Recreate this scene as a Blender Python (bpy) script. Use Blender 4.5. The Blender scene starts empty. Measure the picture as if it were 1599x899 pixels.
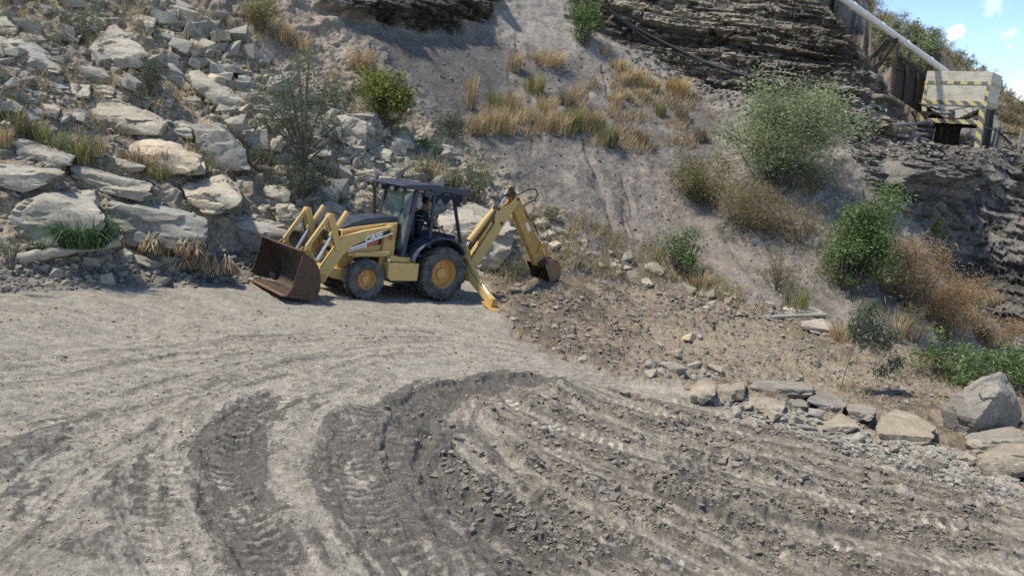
import bpy, bmesh, math, random
import numpy as np
from mathutils import Vector, Matrix

rng = np.random.default_rng(7)
random.seed(7)
SC = bpy.context.scene
COL = SC.collection

# ------------------------------------------------------------------ camera
F = 1200.0
TH, RO = math.radians(12.3), math.radians(4.0)
FW = np.array([0, math.cos(TH), -math.sin(TH)])
UP0 = np.array([0, math.sin(TH), math.cos(TH)])
RT0 = np.array([1.0, 0, 0])
UP = UP0 * math.cos(RO) - RT0 * math.sin(RO)
RT = RT0 * math.cos(RO) + UP0 * math.sin(RO)
cam_d = bpy.data.cameras.new('camera')
cam = bpy.data.objects.new('camera', cam_d)
COL.objects.link(cam)
cam_d.sensor_fit = 'HORIZONTAL'
cam_d.sensor_width = 36.0
cam_d.lens = 36.0 * F / 1599.0
cam_d.clip_start = 0.1
cam_d.clip_end = 3000
cam.matrix_world = Matrix(((RT[0], UP[0], -FW[0], 0), (RT[1], UP[1], -FW[1], 0), (RT[2], UP[2], -FW[2], 0), (0, 0, 0, 1)))
SC.camera = cam

# ------------------------------------------------------------------ light
SUN_EL = math.radians(64)
SUN_DIR = np.array([-0.95, -0.12])          # towards the sun, in plan: from the left
SUN_DIR = SUN_DIR / np.linalg.norm(SUN_DIR)
S3 = Vector((SUN_DIR[0] * math.cos(SUN_EL), SUN_DIR[1] * math.cos(SUN_EL), math.sin(SUN_EL)))
sd = bpy.data.lights.new('sun', 'SUN')
sd.energy = 3.0
sd.angle = math.radians(5.0)
sd.color = (1.0, 0.93, 0.82)
sun = bpy.data.objects.new('sun', sd)
COL.objects.link(sun)
sun.rotation_euler = S3.to_track_quat('Z', 'Y').to_euler()

W = bpy.data.worlds.new('World')
SC.world = W
W.use_nodes = True
SC.view_settings.view_transform = 'Standard'
SC.view_settings.look = 'None'
SC.view_settings.gamma = 1.0
SC.view_settings.use_curve_mapping = False
SC.cycles.use_denoising = False
SC.view_settings.exposure = 0.78


def ray(px, py):
    d = FW + (px - 799.5) / F * RT - (py - 449.5) / F * UP
    return d


def proj(P):
    z = P @ FW
    return 799.5 + F * (P @ RT) / z, 449.5 - F * (P @ UP) / z, z


def at(px, py, Y):
    d = ray(px, py)
    return d * (Y / d[1])


def build_world():
    nt = W.node_tree
    N, L = nt.nodes, nt.links
    N.clear()
    out = N.new('ShaderNodeOutputWorld')
    bg = N.new('ShaderNodeBackground')
    bg.inputs['Strength'].default_value = 0.135
    sky = N.new('ShaderNodeTexSky')
    sky.sky_type = 'NISHITA'
    sky.sun_disc = False
    sky.sun_elevation = SUN_EL
    sky.sun_rotation = math.atan2(S3.x, S3.y)
    sky.altitude = 2500
    sky.air_density = 1.0
    sky.dust_density = 0.12
    sky.ozone_density = 1.8
    tc = N.new('ShaderNodeTexCoord')
    noi = N.new('ShaderNodeTexNoise')
    noi.inputs['Scale'].default_value = 60
    noi.inputs['Detail'].default_value = 7
    noi.inputs['Roughness'].default_value = 0.6
    L.new(tc.outputs['Generated'], noi.inputs['Vector'])
    acc = None
    # small cumulus puffs, each a direction on the sky with an angular size and a thickness
    for (px, py, rad, dens) in ((1494, 53, .013, 1.0), (1484, 57, .011, .9), (1603, 140, .024, 1.0), (1590, 136, .012, .8), (1578, 52, .016, .22), (1556, 10, .018, .2), (1576, 73, .007, .2), (1480, 68, .007, .5), (1800, 60, .08, .8), (1900, -80, .1, .9), (1300, -300, .2, .8)):
        d = ray(px, py)
        d = d / np.linalg.norm(d)
        ds = N.new('ShaderNodeVectorMath')
        ds.operation = 'DISTANCE'
        ds.inputs[1].default_value = tuple(d)
        L.new(tc.outputs['Generated'], ds.inputs[0])
        m = N.new('ShaderNodeMath')
        m.operation = 'MULTIPLY_ADD'          # 1 - dist/rad + noise
        m.inputs[1].default_value = -1.0 / rad
        m.inputs[2].default_value = 0.0
        L.new(ds.outputs['Value'], m.inputs[0])
        m2 = N.new('ShaderNodeMath')
        m2.operation = 'MULTIPLY_ADD'
        m2.inputs[1].default_value = 2.3
        L.new(noi.outputs['Fac'], m2.inputs[0])
        L.new(m.outputs[0], m2.inputs[2])
        r = N.new('ShaderNodeMapRange')
        r.interpolation_type = 'SMOOTHSTEP'
        r.inputs['From Min'].default_value = 0.45
        r.inputs['From Max'].default_value = 1.05
        r.inputs['To Max'].default_value = dens
        L.new(m2.outputs[0], r.inputs['Value'])
        if acc is None:
            acc = r.outputs[0]
        else:
            mx = N.new('ShaderNodeMath')
            mx.operation = 'MAXIMUM'
            L.new(acc, mx.inputs[0])
            L.new(r.outputs[0], mx.inputs[1])
            acc = mx.outputs[0]
    mix = N.new('ShaderNodeMix')
    mix.data_type = 'RGBA'
    L.new(acc, mix.inputs['Factor'])
    L.new(sky.outputs[0], mix.inputs['A'])
    mix.inputs['B'].default_value = (9.0, 9.2, 9.6, 1)
    L.new(mix.outputs['Result'], bg.inputs['Color'])
    L.new(bg.outputs[0], out.inputs[0])


build_world()

# ------------------------------------------------------------------ numpy noise
_G = np.random.default_rng(11).normal(size=(256, 3)).astype(np.float32)
_G /= np.linalg.norm(_G, axis=1, keepdims=True)
_P = np.random.default_rng(12).permutation(256).astype(np.int32)


from concurrent.futures import ThreadPoolExecutor
_EX = ThreadPoolExecutor(4)


def perlin(P):
    if len(P) < 40000:
        return _perlin(P)
    return np.concatenate(list(_EX.map(_perlin, np.array_split(P, 12))))


def _perlin(P):
    P = P.astype(np.float32)
    i = np.floor(P).astype(np.int32)
    f = P - i
    u = f * f * f * (f * (f * 6 - 15) + 10)
    res = None
    acc = np.zeros(len(P), np.float32)
    for dx in (0, 1):
        hx = _P[(i[:, 0] + dx) & 255]
        wx = u[:, 0] if dx else 1 - u[:, 0]
        for dy in (0, 1):
            hy = _P[(hx + i[:, 1] + dy) & 255]
            wy = u[:, 1] if dy else 1 - u[:, 1]
            for dz in (0, 1):
                g = _G[_P[(hy + i[:, 2] + dz) & 255]]
                wz = u[:, 2] if dz else 1 - u[:, 2]
                d = g[:, 0] * (f[:, 0] - dx) + g[:, 1] * (f[:, 1] - dy) + g[:, 2] * (f[:, 2] - dz)
                acc += wx * wy * wz * d
    return acc * 1.5


def fbm(P, octv=4, gain=.5, lac=2.03):
    a, s, r = 1.0, 1.0, 0
    for k in range(octv):
        r = r + a * perlin(P * s + 17.3 * k)
        a *= gain
        s *= lac
    return r


def clods(X, Y, cell, seed, power=3.0):
    """angular lumps: one per cell, few of them large; returns height 0..1"""
    r = np.random.default_rng(seed)
    T = r.random((4096, 5)).astype(np.float32)
    x, y = X / cell, Y / cell
    i, j = np.floor(x).astype(np.int64), np.floor(y).astype(np.int64)
    out = np.zeros(len(X), np.float32)
    for di in (-1, 0, 1):
        for dj in (-1, 0, 1):
            k = ((i + di) * 73856093 ^ (j + dj) * 19349663) & 4095
            t = T[k]
            ax, ay = x - (i + di + .15 + .7 * t[:, 0]), y - (j + dj + .15 + .7 * t[:, 1])
            c, s_ = np.cos(t[:, 2] * 6.28), np.sin(t[:, 2] * 6.28)
            u, v = np.abs(ax * c + ay * s_), np.abs(-ax * s_ + ay * c) * (1 + .8 * t[:, 3])
            d = np.maximum(np.maximum(u, v), (u + v) * .72)
            R_ = .18 + .5 * t[:, 4] ** power
            out = np.maximum(out, R_ * np.clip(1.25 - d / R_ * 1.1, 0, .8) / .55)
    return out


def sstep(a, b, x):
    t = np.clip((x - a) / (b - a), 0, 1)
    return t * t * (3 - 2 * t)


def poly_mask(px, py, poly, soft):
    poly = np.array(poly, np.float32)
    d2 = np.full(len(px), 1e12, np.float32)
    ins = np.zeros(len(px), bool)
    n = len(poly)
    for k in range(n):
        a, b = poly[k], poly[(k + 1) % n]
        ab = b - a
        t = np.clip(((px - a[0]) * ab[0] + (py - a[1]) * ab[1]) / (ab @ ab), 0, 1)
        d2 = np.minimum(d2, (px - a[0] - t * ab[0]) ** 2 + (py - a[1] - t * ab[1]) ** 2)
        c = ((a[1] > py) != (b[1] > py))
        if abs(b[1] - a[1]) > 1e-9:
            ins ^= c & (px < (b[0] - a[0]) * (py - a[1]) / (b[1] - a[1]) + a[0])
    d = np.sqrt(d2) * np.where(ins, 1, -1)
    return sstep(-soft, soft, d)


# ------------------------------------------------------------------ materials
def new_mat(name):
    m = bpy.data.materials.new(name)
    m.use_nodes = True
    nt = m.node_tree
    return m, nt.nodes, nt.links, nt.nodes['Principled BSDF']


def noise_node(N, L, scale, detail=5, rough=.6, vec=None, coord='Object'):
    t = N.new('ShaderNodeTexNoise')
    t.inputs['Scale'].default_value = scale
    t.inputs['Detail'].default_value = detail
    t.inputs['Roughness'].default_value = rough
    if vec is None:
        tc = N.new('ShaderNodeTexCoord')
        vec = tc.outputs[coord]
    L.new(vec, t.inputs['Vector'])
    return t


def ramp(N, L, src, stops):
    r = N.new('ShaderNodeValToRGB')
    e = r.color_ramp.elements
    while len(e) < len(stops):
        e.new(.5)
    for el, (p, c) in zip(e, stops):
        el.position = p
        el.color = (*c, 1) if len(c) == 3 else c
    L.new(src, r.inputs['Fac'])
    return r


def mixc(N, L, a, b, fac, mode='MIX'):
    m = N.new('ShaderNodeMix')
    m.data_type = 'RGBA'
    m.blend_type = mode
    for sock, v in (('A', a), ('B', b), ('Factor', fac)):
        if isinstance(v, (int, float)):
            m.inputs[sock].default_value = v
        elif isinstance(v, tuple):
            m.inputs[sock].default_value = (*v, 1)
        else:
            L.new(v, m.inputs[sock])
    return m.outputs['Result']


def bump(N, L, b, h, strength, dist):
    bn = N.new('ShaderNodeBump')
    bn.inputs['Strength'].default_value = strength
    bn.inputs['Distance'].default_value = dist
    L.new(h, bn.inputs['Height'])
    L.new(bn.outputs[0], b.inputs['Normal'])


def mat_earth(name, s1, s2, bdist, grit=False):
    m, N, L, b = new_mat(name)
    at_ = N.new('ShaderNodeAttribute')
    at_.attribute_name = 'Col'
    n1 = noise_node(N, L, s1, 9, .76 if grit else .7)
    n2 = noise_node(N, L, s2, 5, .7)
    r1 = ramp(N, L, n1.outputs['Fac'], [(.34, (.68, .675, .67)), (.47, (.96, .96, .96)), (.53, (1.04, 1.04, 1.04)), (.66, (1.28, 1.27, 1.25))])
    r2 = ramp(N, L, n2.outputs['Fac'], [(.3, (.72, .72, .73)), (.5, (1, 1, 1)), (.7, (1.25, 1.24, 1.22))])
    c = mixc(N, L, at_.outputs['Color'], r1.outputs[0], 1.0, 'MULTIPLY')
    c = mixc(N, L, c, r2.outputs[0], 1.0, 'MULTIPLY')
    # embedded grit: pale and dark grains with crisp edges
    vo = N.new('ShaderNodeTexVoronoi')
    vo.inputs['Scale'].default_value = s2 * .9
    tcv = N.new('ShaderNodeTexCoord')
    L.new(tcv.outputs['Object'], vo.inputs['Vector'])
    sp = N.new('ShaderNodeSeparateColor')
    L.new(vo.outputs['Color'], sp.inputs[0])
    g1 = ramp(N, L, sp.outputs[0], [(.0, (.62, .61, .60)), (.22, (.62, .61, .60)), (.24, (1, 1, 1)), (.80, (1, 1, 1)), (.82, (1.38, 1.36, 1.32))])
    g1.color_ramp.interpolation = 'CONSTANT'
    c = mixc(N, L, c, g1.outputs[0], .35, 'MULTIPLY')
    L.new(c, b.inputs['Base Color'])
    wet = N.new('ShaderNodeAttribute')
    wet.attribute_name = 'Wet'
    mr = N.new('ShaderNodeMapRange')
    mr.inputs['To Min'].default_value = .95
    mr.inputs['To Max'].default_value = .62
    L.new(wet.outputs['Fac'], mr.inputs['Value'])
    L.new(mr.outputs[0], b.inputs['Roughness'])
    b.inputs['Specular IOR Level'].default_value = .25
    ad = N.new('ShaderNodeMath')
    ad.operation = 'MULTIPLY_ADD'
    ad.inputs[1].default_value = .5
    L.new(n2.outputs['Fac'], ad.inputs[0])
    L.new(n1.outputs['Fac'], ad.inputs[2])
    bump(N, L, b, ad.outputs[0], .9, bdist)
    return m


def mat_rock(name, c0, c1, c2, strat=1.0):
    m, N, L, b = new_mat(name)
    tc = N.new('ShaderNodeTexCoord')
    oi = N.new('ShaderNodeObjectInfo')
    va = N.new('ShaderNodeVectorMath')
    va.operation = 'MULTIPLY_ADD'
    va.inputs[1].default_value = (1, 1, 1)
    L.new(tc.outputs['Object'], va.inputs[0])
    sc_ = N.new('ShaderNodeVectorMath')
    sc_.operation = 'SCALE'
    sc_.inputs[0].default_value = (37, 21, 53)
    L.new(oi.outputs['Random'], sc_.inputs['Scale'])
    L.new(sc_.outputs[0], va.inputs[2])
    v = va.outputs[0]
    n1 = noise_node(N, L, 1.6, 8, .65, v)
    n2 = noise_node(N, L, 14, 6, .7, v)
    mp = N.new('ShaderNodeMapping')
    mp.inputs['Scale'].default_value = (1.0, 1.0, 9.0)
    mp.inputs['Rotation'].default_value = (.15, .25, 0)
    L.new(v, mp.inputs['Vector'])
    n3 = noise_node(N, L, 2.2, 5, .6, mp.outputs[0])
    r = ramp(N, L, n1.outputs['Fac'], [(.3, c0), (.5, c1), (.68, c2)])
    r2 = ramp(N, L, n2.outputs['Fac'], [(.28, (.6, .6, .6)), (.5, (1, 1, 1)), (.75, (1.25, 1.24, 1.2))])
    r3 = ramp(N, L, n3.outputs['Fac'], [(.33, (.86, .85, .83)), (.5, (1, 1, 1)), (.7, (1.05, 1.05, 1.04))])
    c = mixc(N, L, r.outputs[0], r2.outputs[0], .85, 'MULTIPLY')
    c = mixc(N, L, c, r3.outputs[0], .8 * strat, 'MULTIPLY')
    # each rock has its own value and warmth
    rr = ramp(N, L, oi.outputs['Random'], [(0, (.82, .84, .88)), (.5, (1, 1, 1)), (1, (1.14, 1.07, .97))])
    c = mixc(N, L, c, rr.outputs[0], 1.0, 'MULTIPLY')
    L.new(c, b.inputs['Base Color'])
    b.inputs['Roughness'].default_value = .92
    b.inputs['Specular IOR Level'].default_value = .2
    h = N.new('ShaderNodeMath')
    h.operation = 'MULTIPLY_ADD'
    h.inputs[1].default_value = .5
    L.new(n3.outputs['Fac'], h.inputs[0])
    L.new(n2.outputs['Fac'], h.inputs[2])
    bump(N, L, b, h.outputs[0], .55, .035)
    return m


def mat_leaf(name, rough=.6, transl=.42):
    m, N, L, b = new_mat(name)
    a = N.new('ShaderNodeAttribute')
    a.attribute_name = 'Col'
    L.new(a.outputs['Color'], b.inputs['Base Color'])
    b.inputs['Roughness'].default_value = rough
    b.inputs['Specular IOR Level'].default_value = .25
    tr = N.new('ShaderNodeBsdfTranslucent')
    L.new(a.outputs['Color'], tr.inputs['Color'])
    mx = N.new('ShaderNodeMixShader')
    mx.inputs[0].default_value = transl
    L.new(b.outputs[0], mx.inputs[1])
    L.new(tr.outputs[0], mx.inputs[2])
    L.new(mx.outputs[0], N['Material Output'].inputs[0])
    return m


def mat_paint(name, base, dust=(.24, .21, .17), dust_amt=.5, rough=.5, metal=0.0, rust=None, scale=5, spec=.4):
    m, N, L, b = new_mat(name)
    n1 = noise_node(N, L, scale, 7, .7)
    n2 = noise_node(N, L, scale * 5, 5, .65)
    f = ramp(N, L, n1.outputs['Fac'], [(.38, (0, 0, 0)), (.75, (1, 1, 1))])
    fm = N.new('ShaderNodeMath')
    fm.operation = 'MULTIPLY'
    fm.inputs[1].default_value = dust_amt
    L.new(f.outputs[0], fm.inputs[0])
    v = ramp(N, L, n2.outputs['Fac'], [(.28, tuple(x * .62 for x in base)), (.42, tuple(x * .92 for x in base)), (.7, tuple(min(1, x * 1.12) for x in base))])
    c = mixc(N, L, v.outputs[0], dust, fm.outputs[0])
    if rust:
        f2 = ramp(N, L, n2.outputs['Fac'], [(.56, (0, 0, 0)), (.68, (1, 1, 1))])
        c = mixc(N, L, c, rust, f2.outputs[0])
    L.new(c, b.inputs['Base Color'])
    b.inputs['Metallic'].default_value = metal
    b.inputs['Specular IOR Level'].default_value = spec
    rr = N.new('ShaderNodeMapRange')
    rr.inputs['To Min'].default_value = rough - .08
    rr.inputs['To Max'].default_value = min(1, rough + .3)
    L.new(n1.outputs['Fac'], rr.inputs['Value'])
    L.new(rr.outputs[0], b.inputs['Roughness'])
    bump(N, L, b, n2.outputs['Fac'], .25, .006)
    return m


M = {}
M['ground'] = mat_earth('ground_earth', 7.0, 38.0, .035, True)
M['hill'] = mat_earth('hill_earth', 1.6, 13.0, .10)
M['cliff'] = mat_earth('cliff_rock', 1.3, 9.0, .16)
M['rock'] = mat_rock('sandstone', (.27, .243, .195), (.37, .337, .275), (.45, .415, .345))
M['rock_grey'] = mat_rock('grey_sandstone', (.26, .235, .19), (.35, .32, .258), (.43, .395, .322))
M['rock_brown'] = mat_rock('brown_grey_sandstone', (.20, .176, .14), (.285, .252, .20), (.37, .33, .265))
M['rock_tan'] = mat_rock('tan_sandstone', (.34, .28, .20), (.47, .405, .31), (.56, .50, .40), .5)
M['clod'] = mat_rock('mud_clod', (.17, .145, .113), (.24, .208, .165), (.31, .272, .22), .2)
M['earth_clod'] = mat_rock('earth_clod', (.16, .134, .104), (.232, .197, .153), (.31, .268, .215), .2)
M['rubble'] = mat_rock('rubble_stone', (.22, .20, .165), (.325, .30, .247), (.43, .402, .335), .4)
M['shale'] = mat_rock('shale_stone', (.14, .125, .107), (.225, .20, .17), (.33, .29, .235), .5)
M['leaf'] = mat_leaf('leaf')
M['straw'] = mat_leaf('straw', .8, .35)
M['bark'] = mat_paint('bark', (.13, .105, .08), (.2, .18, .15), .5, .9)
M['deadwood'] = mat_paint('dead_wood', (.40, .36, .29), (.22, .19, .15), .6, .9, scale=3)
M['yellow'] = mat_paint('yellow_paint', (.62, .41, .13), (.40, .31, .19), .65, .5, rust=None)
M['yellow_worn'] = mat_paint('worn_yellow_paint', (.53, .31, .08), (.26, .16, .075), .75, .6)
M['orange'] = mat_paint('orange_rim_paint', (.60, .32, .09), (.36, .25, .14), .6, .55)
M['navy'] = mat_paint('navy_paint', (.028, .036, .060), (.11, .115, .13), .5, .38, spec=.5)
M['black'] = mat_paint('black_trim', (.018, .019, .022), (.06, .06, .06), .5, .6)
M['tyre'] = mat_paint('tyre_rubber', (.035, .035, .037), (.22, .205, .18), .8, .85, scale=4)
M['rust'] = mat_paint('rusty_steel', (.075, .047, .033), (.17, .095, .055), .65, .6, metal=.25, rust=(.20, .10, .05), scale=3)
M['rust_in'] = mat_paint('worn_bucket_steel', (.085, .062, .048), (.19, .165, .14), .7, .5, metal=.3, scale=2)
M['edge'] = mat_paint('worn_cutting_edge', (.26, .15, .085), (.16, .10, .06), .6, .55, metal=.3)
M['chrome'] = mat_paint('chrome_rod', (.72, .72, .70), (.4, .38, .35), .3, .22, metal=.9)
M['hose'] = mat_paint('black_hose', (.02, .02, .022), (.07, .065, .06), .4, .6)
M['greyhose'] = mat_paint('grey_hose', (.10, .105, .115), (.2, .2, .2), .5, .5)
M['white'] = mat_paint('white_decal', (.78, .77, .74), (.5, .45, .38), .35, .5)
M['red'] = mat_paint('red_decal', (.42, .075, .06), (.45, .3, .2), .5, .5)
M['pipe'] = mat_paint('white_pipe_paint', (.76, .75, .71), (.5, .47, .42), .4, .45, scale=1.5)
M['haz_y'] = mat_paint('hazard_yellow', (.60, .45, .09), (.4, .35, .22), .5, .7, scale=3)
M['haz_k'] = mat_paint('hazard_black', (.055, .055, .055), (.22, .21, .18), .5, .8, scale=3)
M['darkwood'] = mat_paint('dark_timber', (.055, .048, .042), (.14, .125, .11), .5, .9, scale=2)
M['cloth'] = mat_paint('dark_overalls', (.018, .022, .036), (.04, .042, .05), .4, .95)
M['stripe'] = mat_paint('reflective_stripe', (.34, .36, .37), (.2, .2, .2), .4, .6)
M['skin'] = mat_paint('skin', (.20, .11, .07), (.17, .09, .06), .2, .6)
M['hair'] = mat_paint('dark_hair', (.012, .01, .01), (.02, .018, .016), .2, .7)
M['seat'] = mat_paint('seat_vinyl', (.022, .022, .025), (.07, .065, .06), .4, .7)


def mat_glass():
    m, N, L, b = new_mat('tinted_glass')
    N.remove(b)
    t = N.new('ShaderNodeBsdfTransparent')
    t.inputs[0].default_value = (.62, .74, .68, 1)
    g = N.new('ShaderNodeBsdfGlossy')
    g.inputs['Roughness'].default_value = .04
    g.inputs['Color'].default_value = (.85, .95, .9, 1)
    d = N.new('ShaderNodeBsdfDiffuse')
    d.inputs[0].default_value = (.34, .40, .35, 1)
    fr = N.new('ShaderNodeFresnel')
    fr.inputs['IOR'].default_value = 1.5
    dn = noise_node(N, L, 2.5, 5, .6)
    df = ramp(N, L, dn.outputs['Fac'], [(.3, (.3, .3, .3)), (.75, (.6, .6, .6))])
    a = N.new('ShaderNodeMixShader')
    L.new(df.outputs[0], a.inputs[0])
    L.new(t.outputs[0], a.inputs[1])
    L.new(d.outputs[0], a.inputs[2])
    c = N.new('ShaderNodeMixShader')
    L.new(fr.outputs[0], c.inputs[0])
    L.new(a.outputs[0], c.inputs[1])
    L.new(g.outputs[0], c.inputs[2])
    L.new(c.outputs[0], N['Material Output'].inputs[0])
    return m


M['glass'] = mat_glass()


def mat_brick():
    # thin courses of pale masonry, mortar slightly recessed
    m, N, L, b = new_mat('pale_brick')
    tc = N.new('ShaderNodeTexCoord')
    mp = N.new('ShaderNodeMapping')
    sx = N.new('ShaderNodeSeparateXYZ')
    L.new(tc.outputs['Object'], sx.inputs[0])
    cx = N.new('ShaderNodeCombineXYZ')
    ad = N.new('ShaderNodeMath')
    ad.operation = 'ADD'
    L.new(sx.outputs[0], ad.inputs[0])
    L.new(sx.outputs[1], ad.inputs[1])
    L.new(ad.outputs[0], cx.inputs[0])
    L.new(sx.outputs[2], cx.inputs[1])
    br = N.new('ShaderNodeTexBrick')
    br.inputs['Scale'].default_value = 1.0
    br.inputs['Brick Width'].default_value = .40
    br.inputs['Row Height'].default_value = .125
    br.inputs['Mortar Size'].default_value = .010
    br.inputs['Color1'].default_value = (.70, .64, .50, 1)
    br.inputs['Color2'].default_value = (.57, .515, .40, 1)
    br.inputs['Mortar'].default_value = (.50, .455, .355, 1)
    L.new(cx.outputs[0], br.inputs['Vector'])
    n = noise_node(N, L, 2.5, 6, .7)
    r = ramp(N, L, n.outputs['Fac'], [(.3, (.72, .72, .70)), (.55, (1, 1, 1))])
    c = mixc(N, L, br.outputs['Color'], r.outputs[0], 1.0, 'MULTIPLY')
    L.new(c, b.inputs['Base Color'])
    b.inputs['Roughness'].default_value = .9
    inv = N.new('ShaderNodeMath')
    inv.operation = 'SUBTRACT'
    inv.inputs[0].default_value = 1
    L.new(br.outputs['Fac'], inv.inputs[1])
    bump(N, L, b, inv.outputs[0], .6, .02)
    return m


M['brick'] = mat_brick()


# ------------------------------------------------------------------ object helpers
def link(name, me, mat=None, parent=None, smooth=False, bev=0):
    o = bpy.data.objects.new(name, me)
    COL.objects.link(o)
    if mat is not None and len(me.materials) == 0:
        me.materials.append(M[mat] if isinstance(mat, str) else mat)
    if parent is not None:
        o.parent = parent
    if smooth and len(me.polygons):
        me.polygons.foreach_set('use_smooth', np.ones(len(me.polygons), bool))
    if bev:
        md = o.modifiers.new('bevel', 'BEVEL')
        md.width = bev
        md.segments = 2
        md.limit_method = 'ANGLE'
        md.angle_limit = math.radians(35)
        md.use_clamp_overlap = True
    return o


def tag(o, label=None, cat=None, group=None, kind=None):
    if label:
        o['label'] = label
    if cat:
        o['category'] = cat
    if group:
        o['group'] = group
    if kind:
        o['kind'] = kind
    return o


def empty(name, loc=(0, 0, 0)):
    o = bpy.data.objects.new(name, None)
    COL.objects.link(o)
    o.location = loc
    o.empty_display_size = .3
    return o


def np_mesh(name, V, Fq, col=None, wet=None):
    """mesh from numpy arrays; Fq is (n,k)"""
    me = bpy.data.meshes.new(name)
    V = np.asarray(V, np.float32)
    Fq = np.asarray(Fq, np.int32)
    n, k = Fq.shape
    me.vertices.add(len(V))
    me.vertices.foreach_set('co', V.ravel())
    me.loops.add(n * k)
    me.loops.foreach_set('vertex_index', Fq.ravel())
    me.polygons.add(n)
    me.polygons.foreach_set('loop_start', np.arange(0, n * k, k, dtype=np.int32))
    me.polygons.foreach_set('use_smooth', np.zeros(n, bool))
    me.update(calc_edges=True)
    if col is not None:
        a = me.color_attributes.new('Col', 'FLOAT_COLOR', 'POINT')
        c4 = np.ones((len(V), 4), np.float32)
        c4[:, :3] = col
        a.data.foreach_set('color', c4.ravel())
    if wet is not None:
        a = me.attributes.new('Wet', 'FLOAT', 'POINT')
        a.data.foreach_set('value', np.asarray(wet, np.float32))
    return me


class MB:
    def __init__(s):
        s.v, s.f = [], []

    def add(s, vs, fs):
        o = len(s.v)
        s.v += [tuple(map(float, v)) for v in vs]
        s.f += [tuple(i + o for i in f) for f in fs]
        return s

    def prism(s, poly, y0, y1):
        """polygon in local x,z extruded along y"""
        n = len(poly)
        vs = [(x, y0, z) for x, z in poly] + [(x, y1, z) for x, z in poly]
        fs = [tuple(range(n)), tuple(range(2 * n - 1, n - 1, -1))]
        fs += [(i, i + n, (i + 1) % n + n, (i + 1) % n) for i in range(n)]
        return s.add(vs, fs)

    def box(s, x0, x1, y0, y1, z0, z1):
        return s.prism([(x0, z0), (x1, z0), (x1, z1), (x0, z1)], y0, y1)

    def tube(s, pts, r, n=10, cap=True):
        pts = [Vector(p) for p in pts]
        rs = r if isinstance(r, (list, tuple)) else [r] * len(pts)
        vs, fs = [], []
        a = None
        for i, p in enumerate(pts):
            t = (pts[min(i + 1, len(pts) - 1)] - pts[max(i - 1, 0)]).normalized()
            if a is None:
                a = t.orthogonal().normalized()
            a = (a - t * a.dot(t)).normalized()
            b = t.cross(a)
            for k in range(n):
                g = 2 * math.pi * k / n
                vs.append(p + (a * math.cos(g) + b * math.sin(g)) * rs[i])
        for i in range(len(pts) - 1):
            for k in range(n):
                fs.append((i * n + k, i * n + (k + 1) % n, (i + 1) * n + (k + 1) % n, (i + 1) * n + k))
        if cap:
            fs.append(tuple(range(n - 1, -1, -1)))
            m = (len(pts) - 1) * n
            fs.append(tuple(range(m, m + n)))
        return s.add(vs, fs)

    def bar(s, p0, p1, w, h, up=(0, 0, 1)):
        """rectangular bar between two points; w across, h along 'up'"""
        p0, p1, up = Vector(p0), Vector(p1), Vector(up)
        t = (p1 - p0).normalized()
        sd_ = t.cross(up).normalized()
        u = sd_.cross(t)
        vs = []
        for p in (p0, p1):
            for a, b in ((-1, -1), (1, -1), (1, 1), (-1, 1)):
                vs.append(p + sd_ * a * w / 2 + u * b * h / 2)
        return s.add(vs, [(3, 2, 1, 0), (4, 5, 6, 7), (0, 1, 5, 4), (1, 2, 6, 5), (2, 3, 7, 6), (3, 0, 4, 7)])

    def lathe(s, prof, c, axis='y', n=40):
        """profile of (radius, offset along axis), closed ring"""
        vs, fs = [], []
        m = len(prof)
        for k in range(n):
            g = 2 * math.pi * k / n
            for r, o in prof:
                if axis == 'y':
                    vs.append((c[0] + r * math.cos(g), c[1] + o, c[2] + r * math.sin(g)))
                else:
                    vs.append((c[0] + r * math.cos(g), c[1] + r * math.sin(g), c[2] + o))
        for k in range(n):
            for i in range(m):
                j = (i + 1) % m
                k2 = (k + 1) % n
                fs.append((k * m + i, k * m + j, k2 * m + j, k2 * m + i))
        return s.add(vs, fs)

    def mesh(s, name):
        me = bpy.data.meshes.new(name)
        me.from_pydata(s.v, [], s.f)
        bm = bmesh.new()
        bm.from_mesh(me)
        bmesh.ops.recalc_face_normals(bm, faces=bm.faces)
        bm.to_mesh(me)
        bm.free()
        return me

    def build(s, name, mat, parent=None, bev=0, smooth=False):
        return link(name, s.mesh(name), mat, parent, smooth, bev)


def autosmooth(o, ang=40):
    me = o.data
    bm = bmesh.new()
    bm.from_mesh(me)
    for f in bm.faces:
        f.smooth = True
    for e in bm.edges:
        if len(e.link_faces) == 2 and e.calc_face_angle(0) > math.radians(ang):
            e.smooth = False
    bm.to_mesh(me)
    bm.free()
    return o


# ------------------------------------------------------------------ terrain: one net of points, from the feet of the photographer over the ridge
def GZ(X, Y):
    return -4.613 - .077 * (X + 2.39) - .064 * (Y - 19.73)


def gp(px, py):
    d = ray(px, py)
    t = GZ(0, 0) / (d[2] + .077 * d[0] + .064 * d[1])
    return d * t


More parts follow.
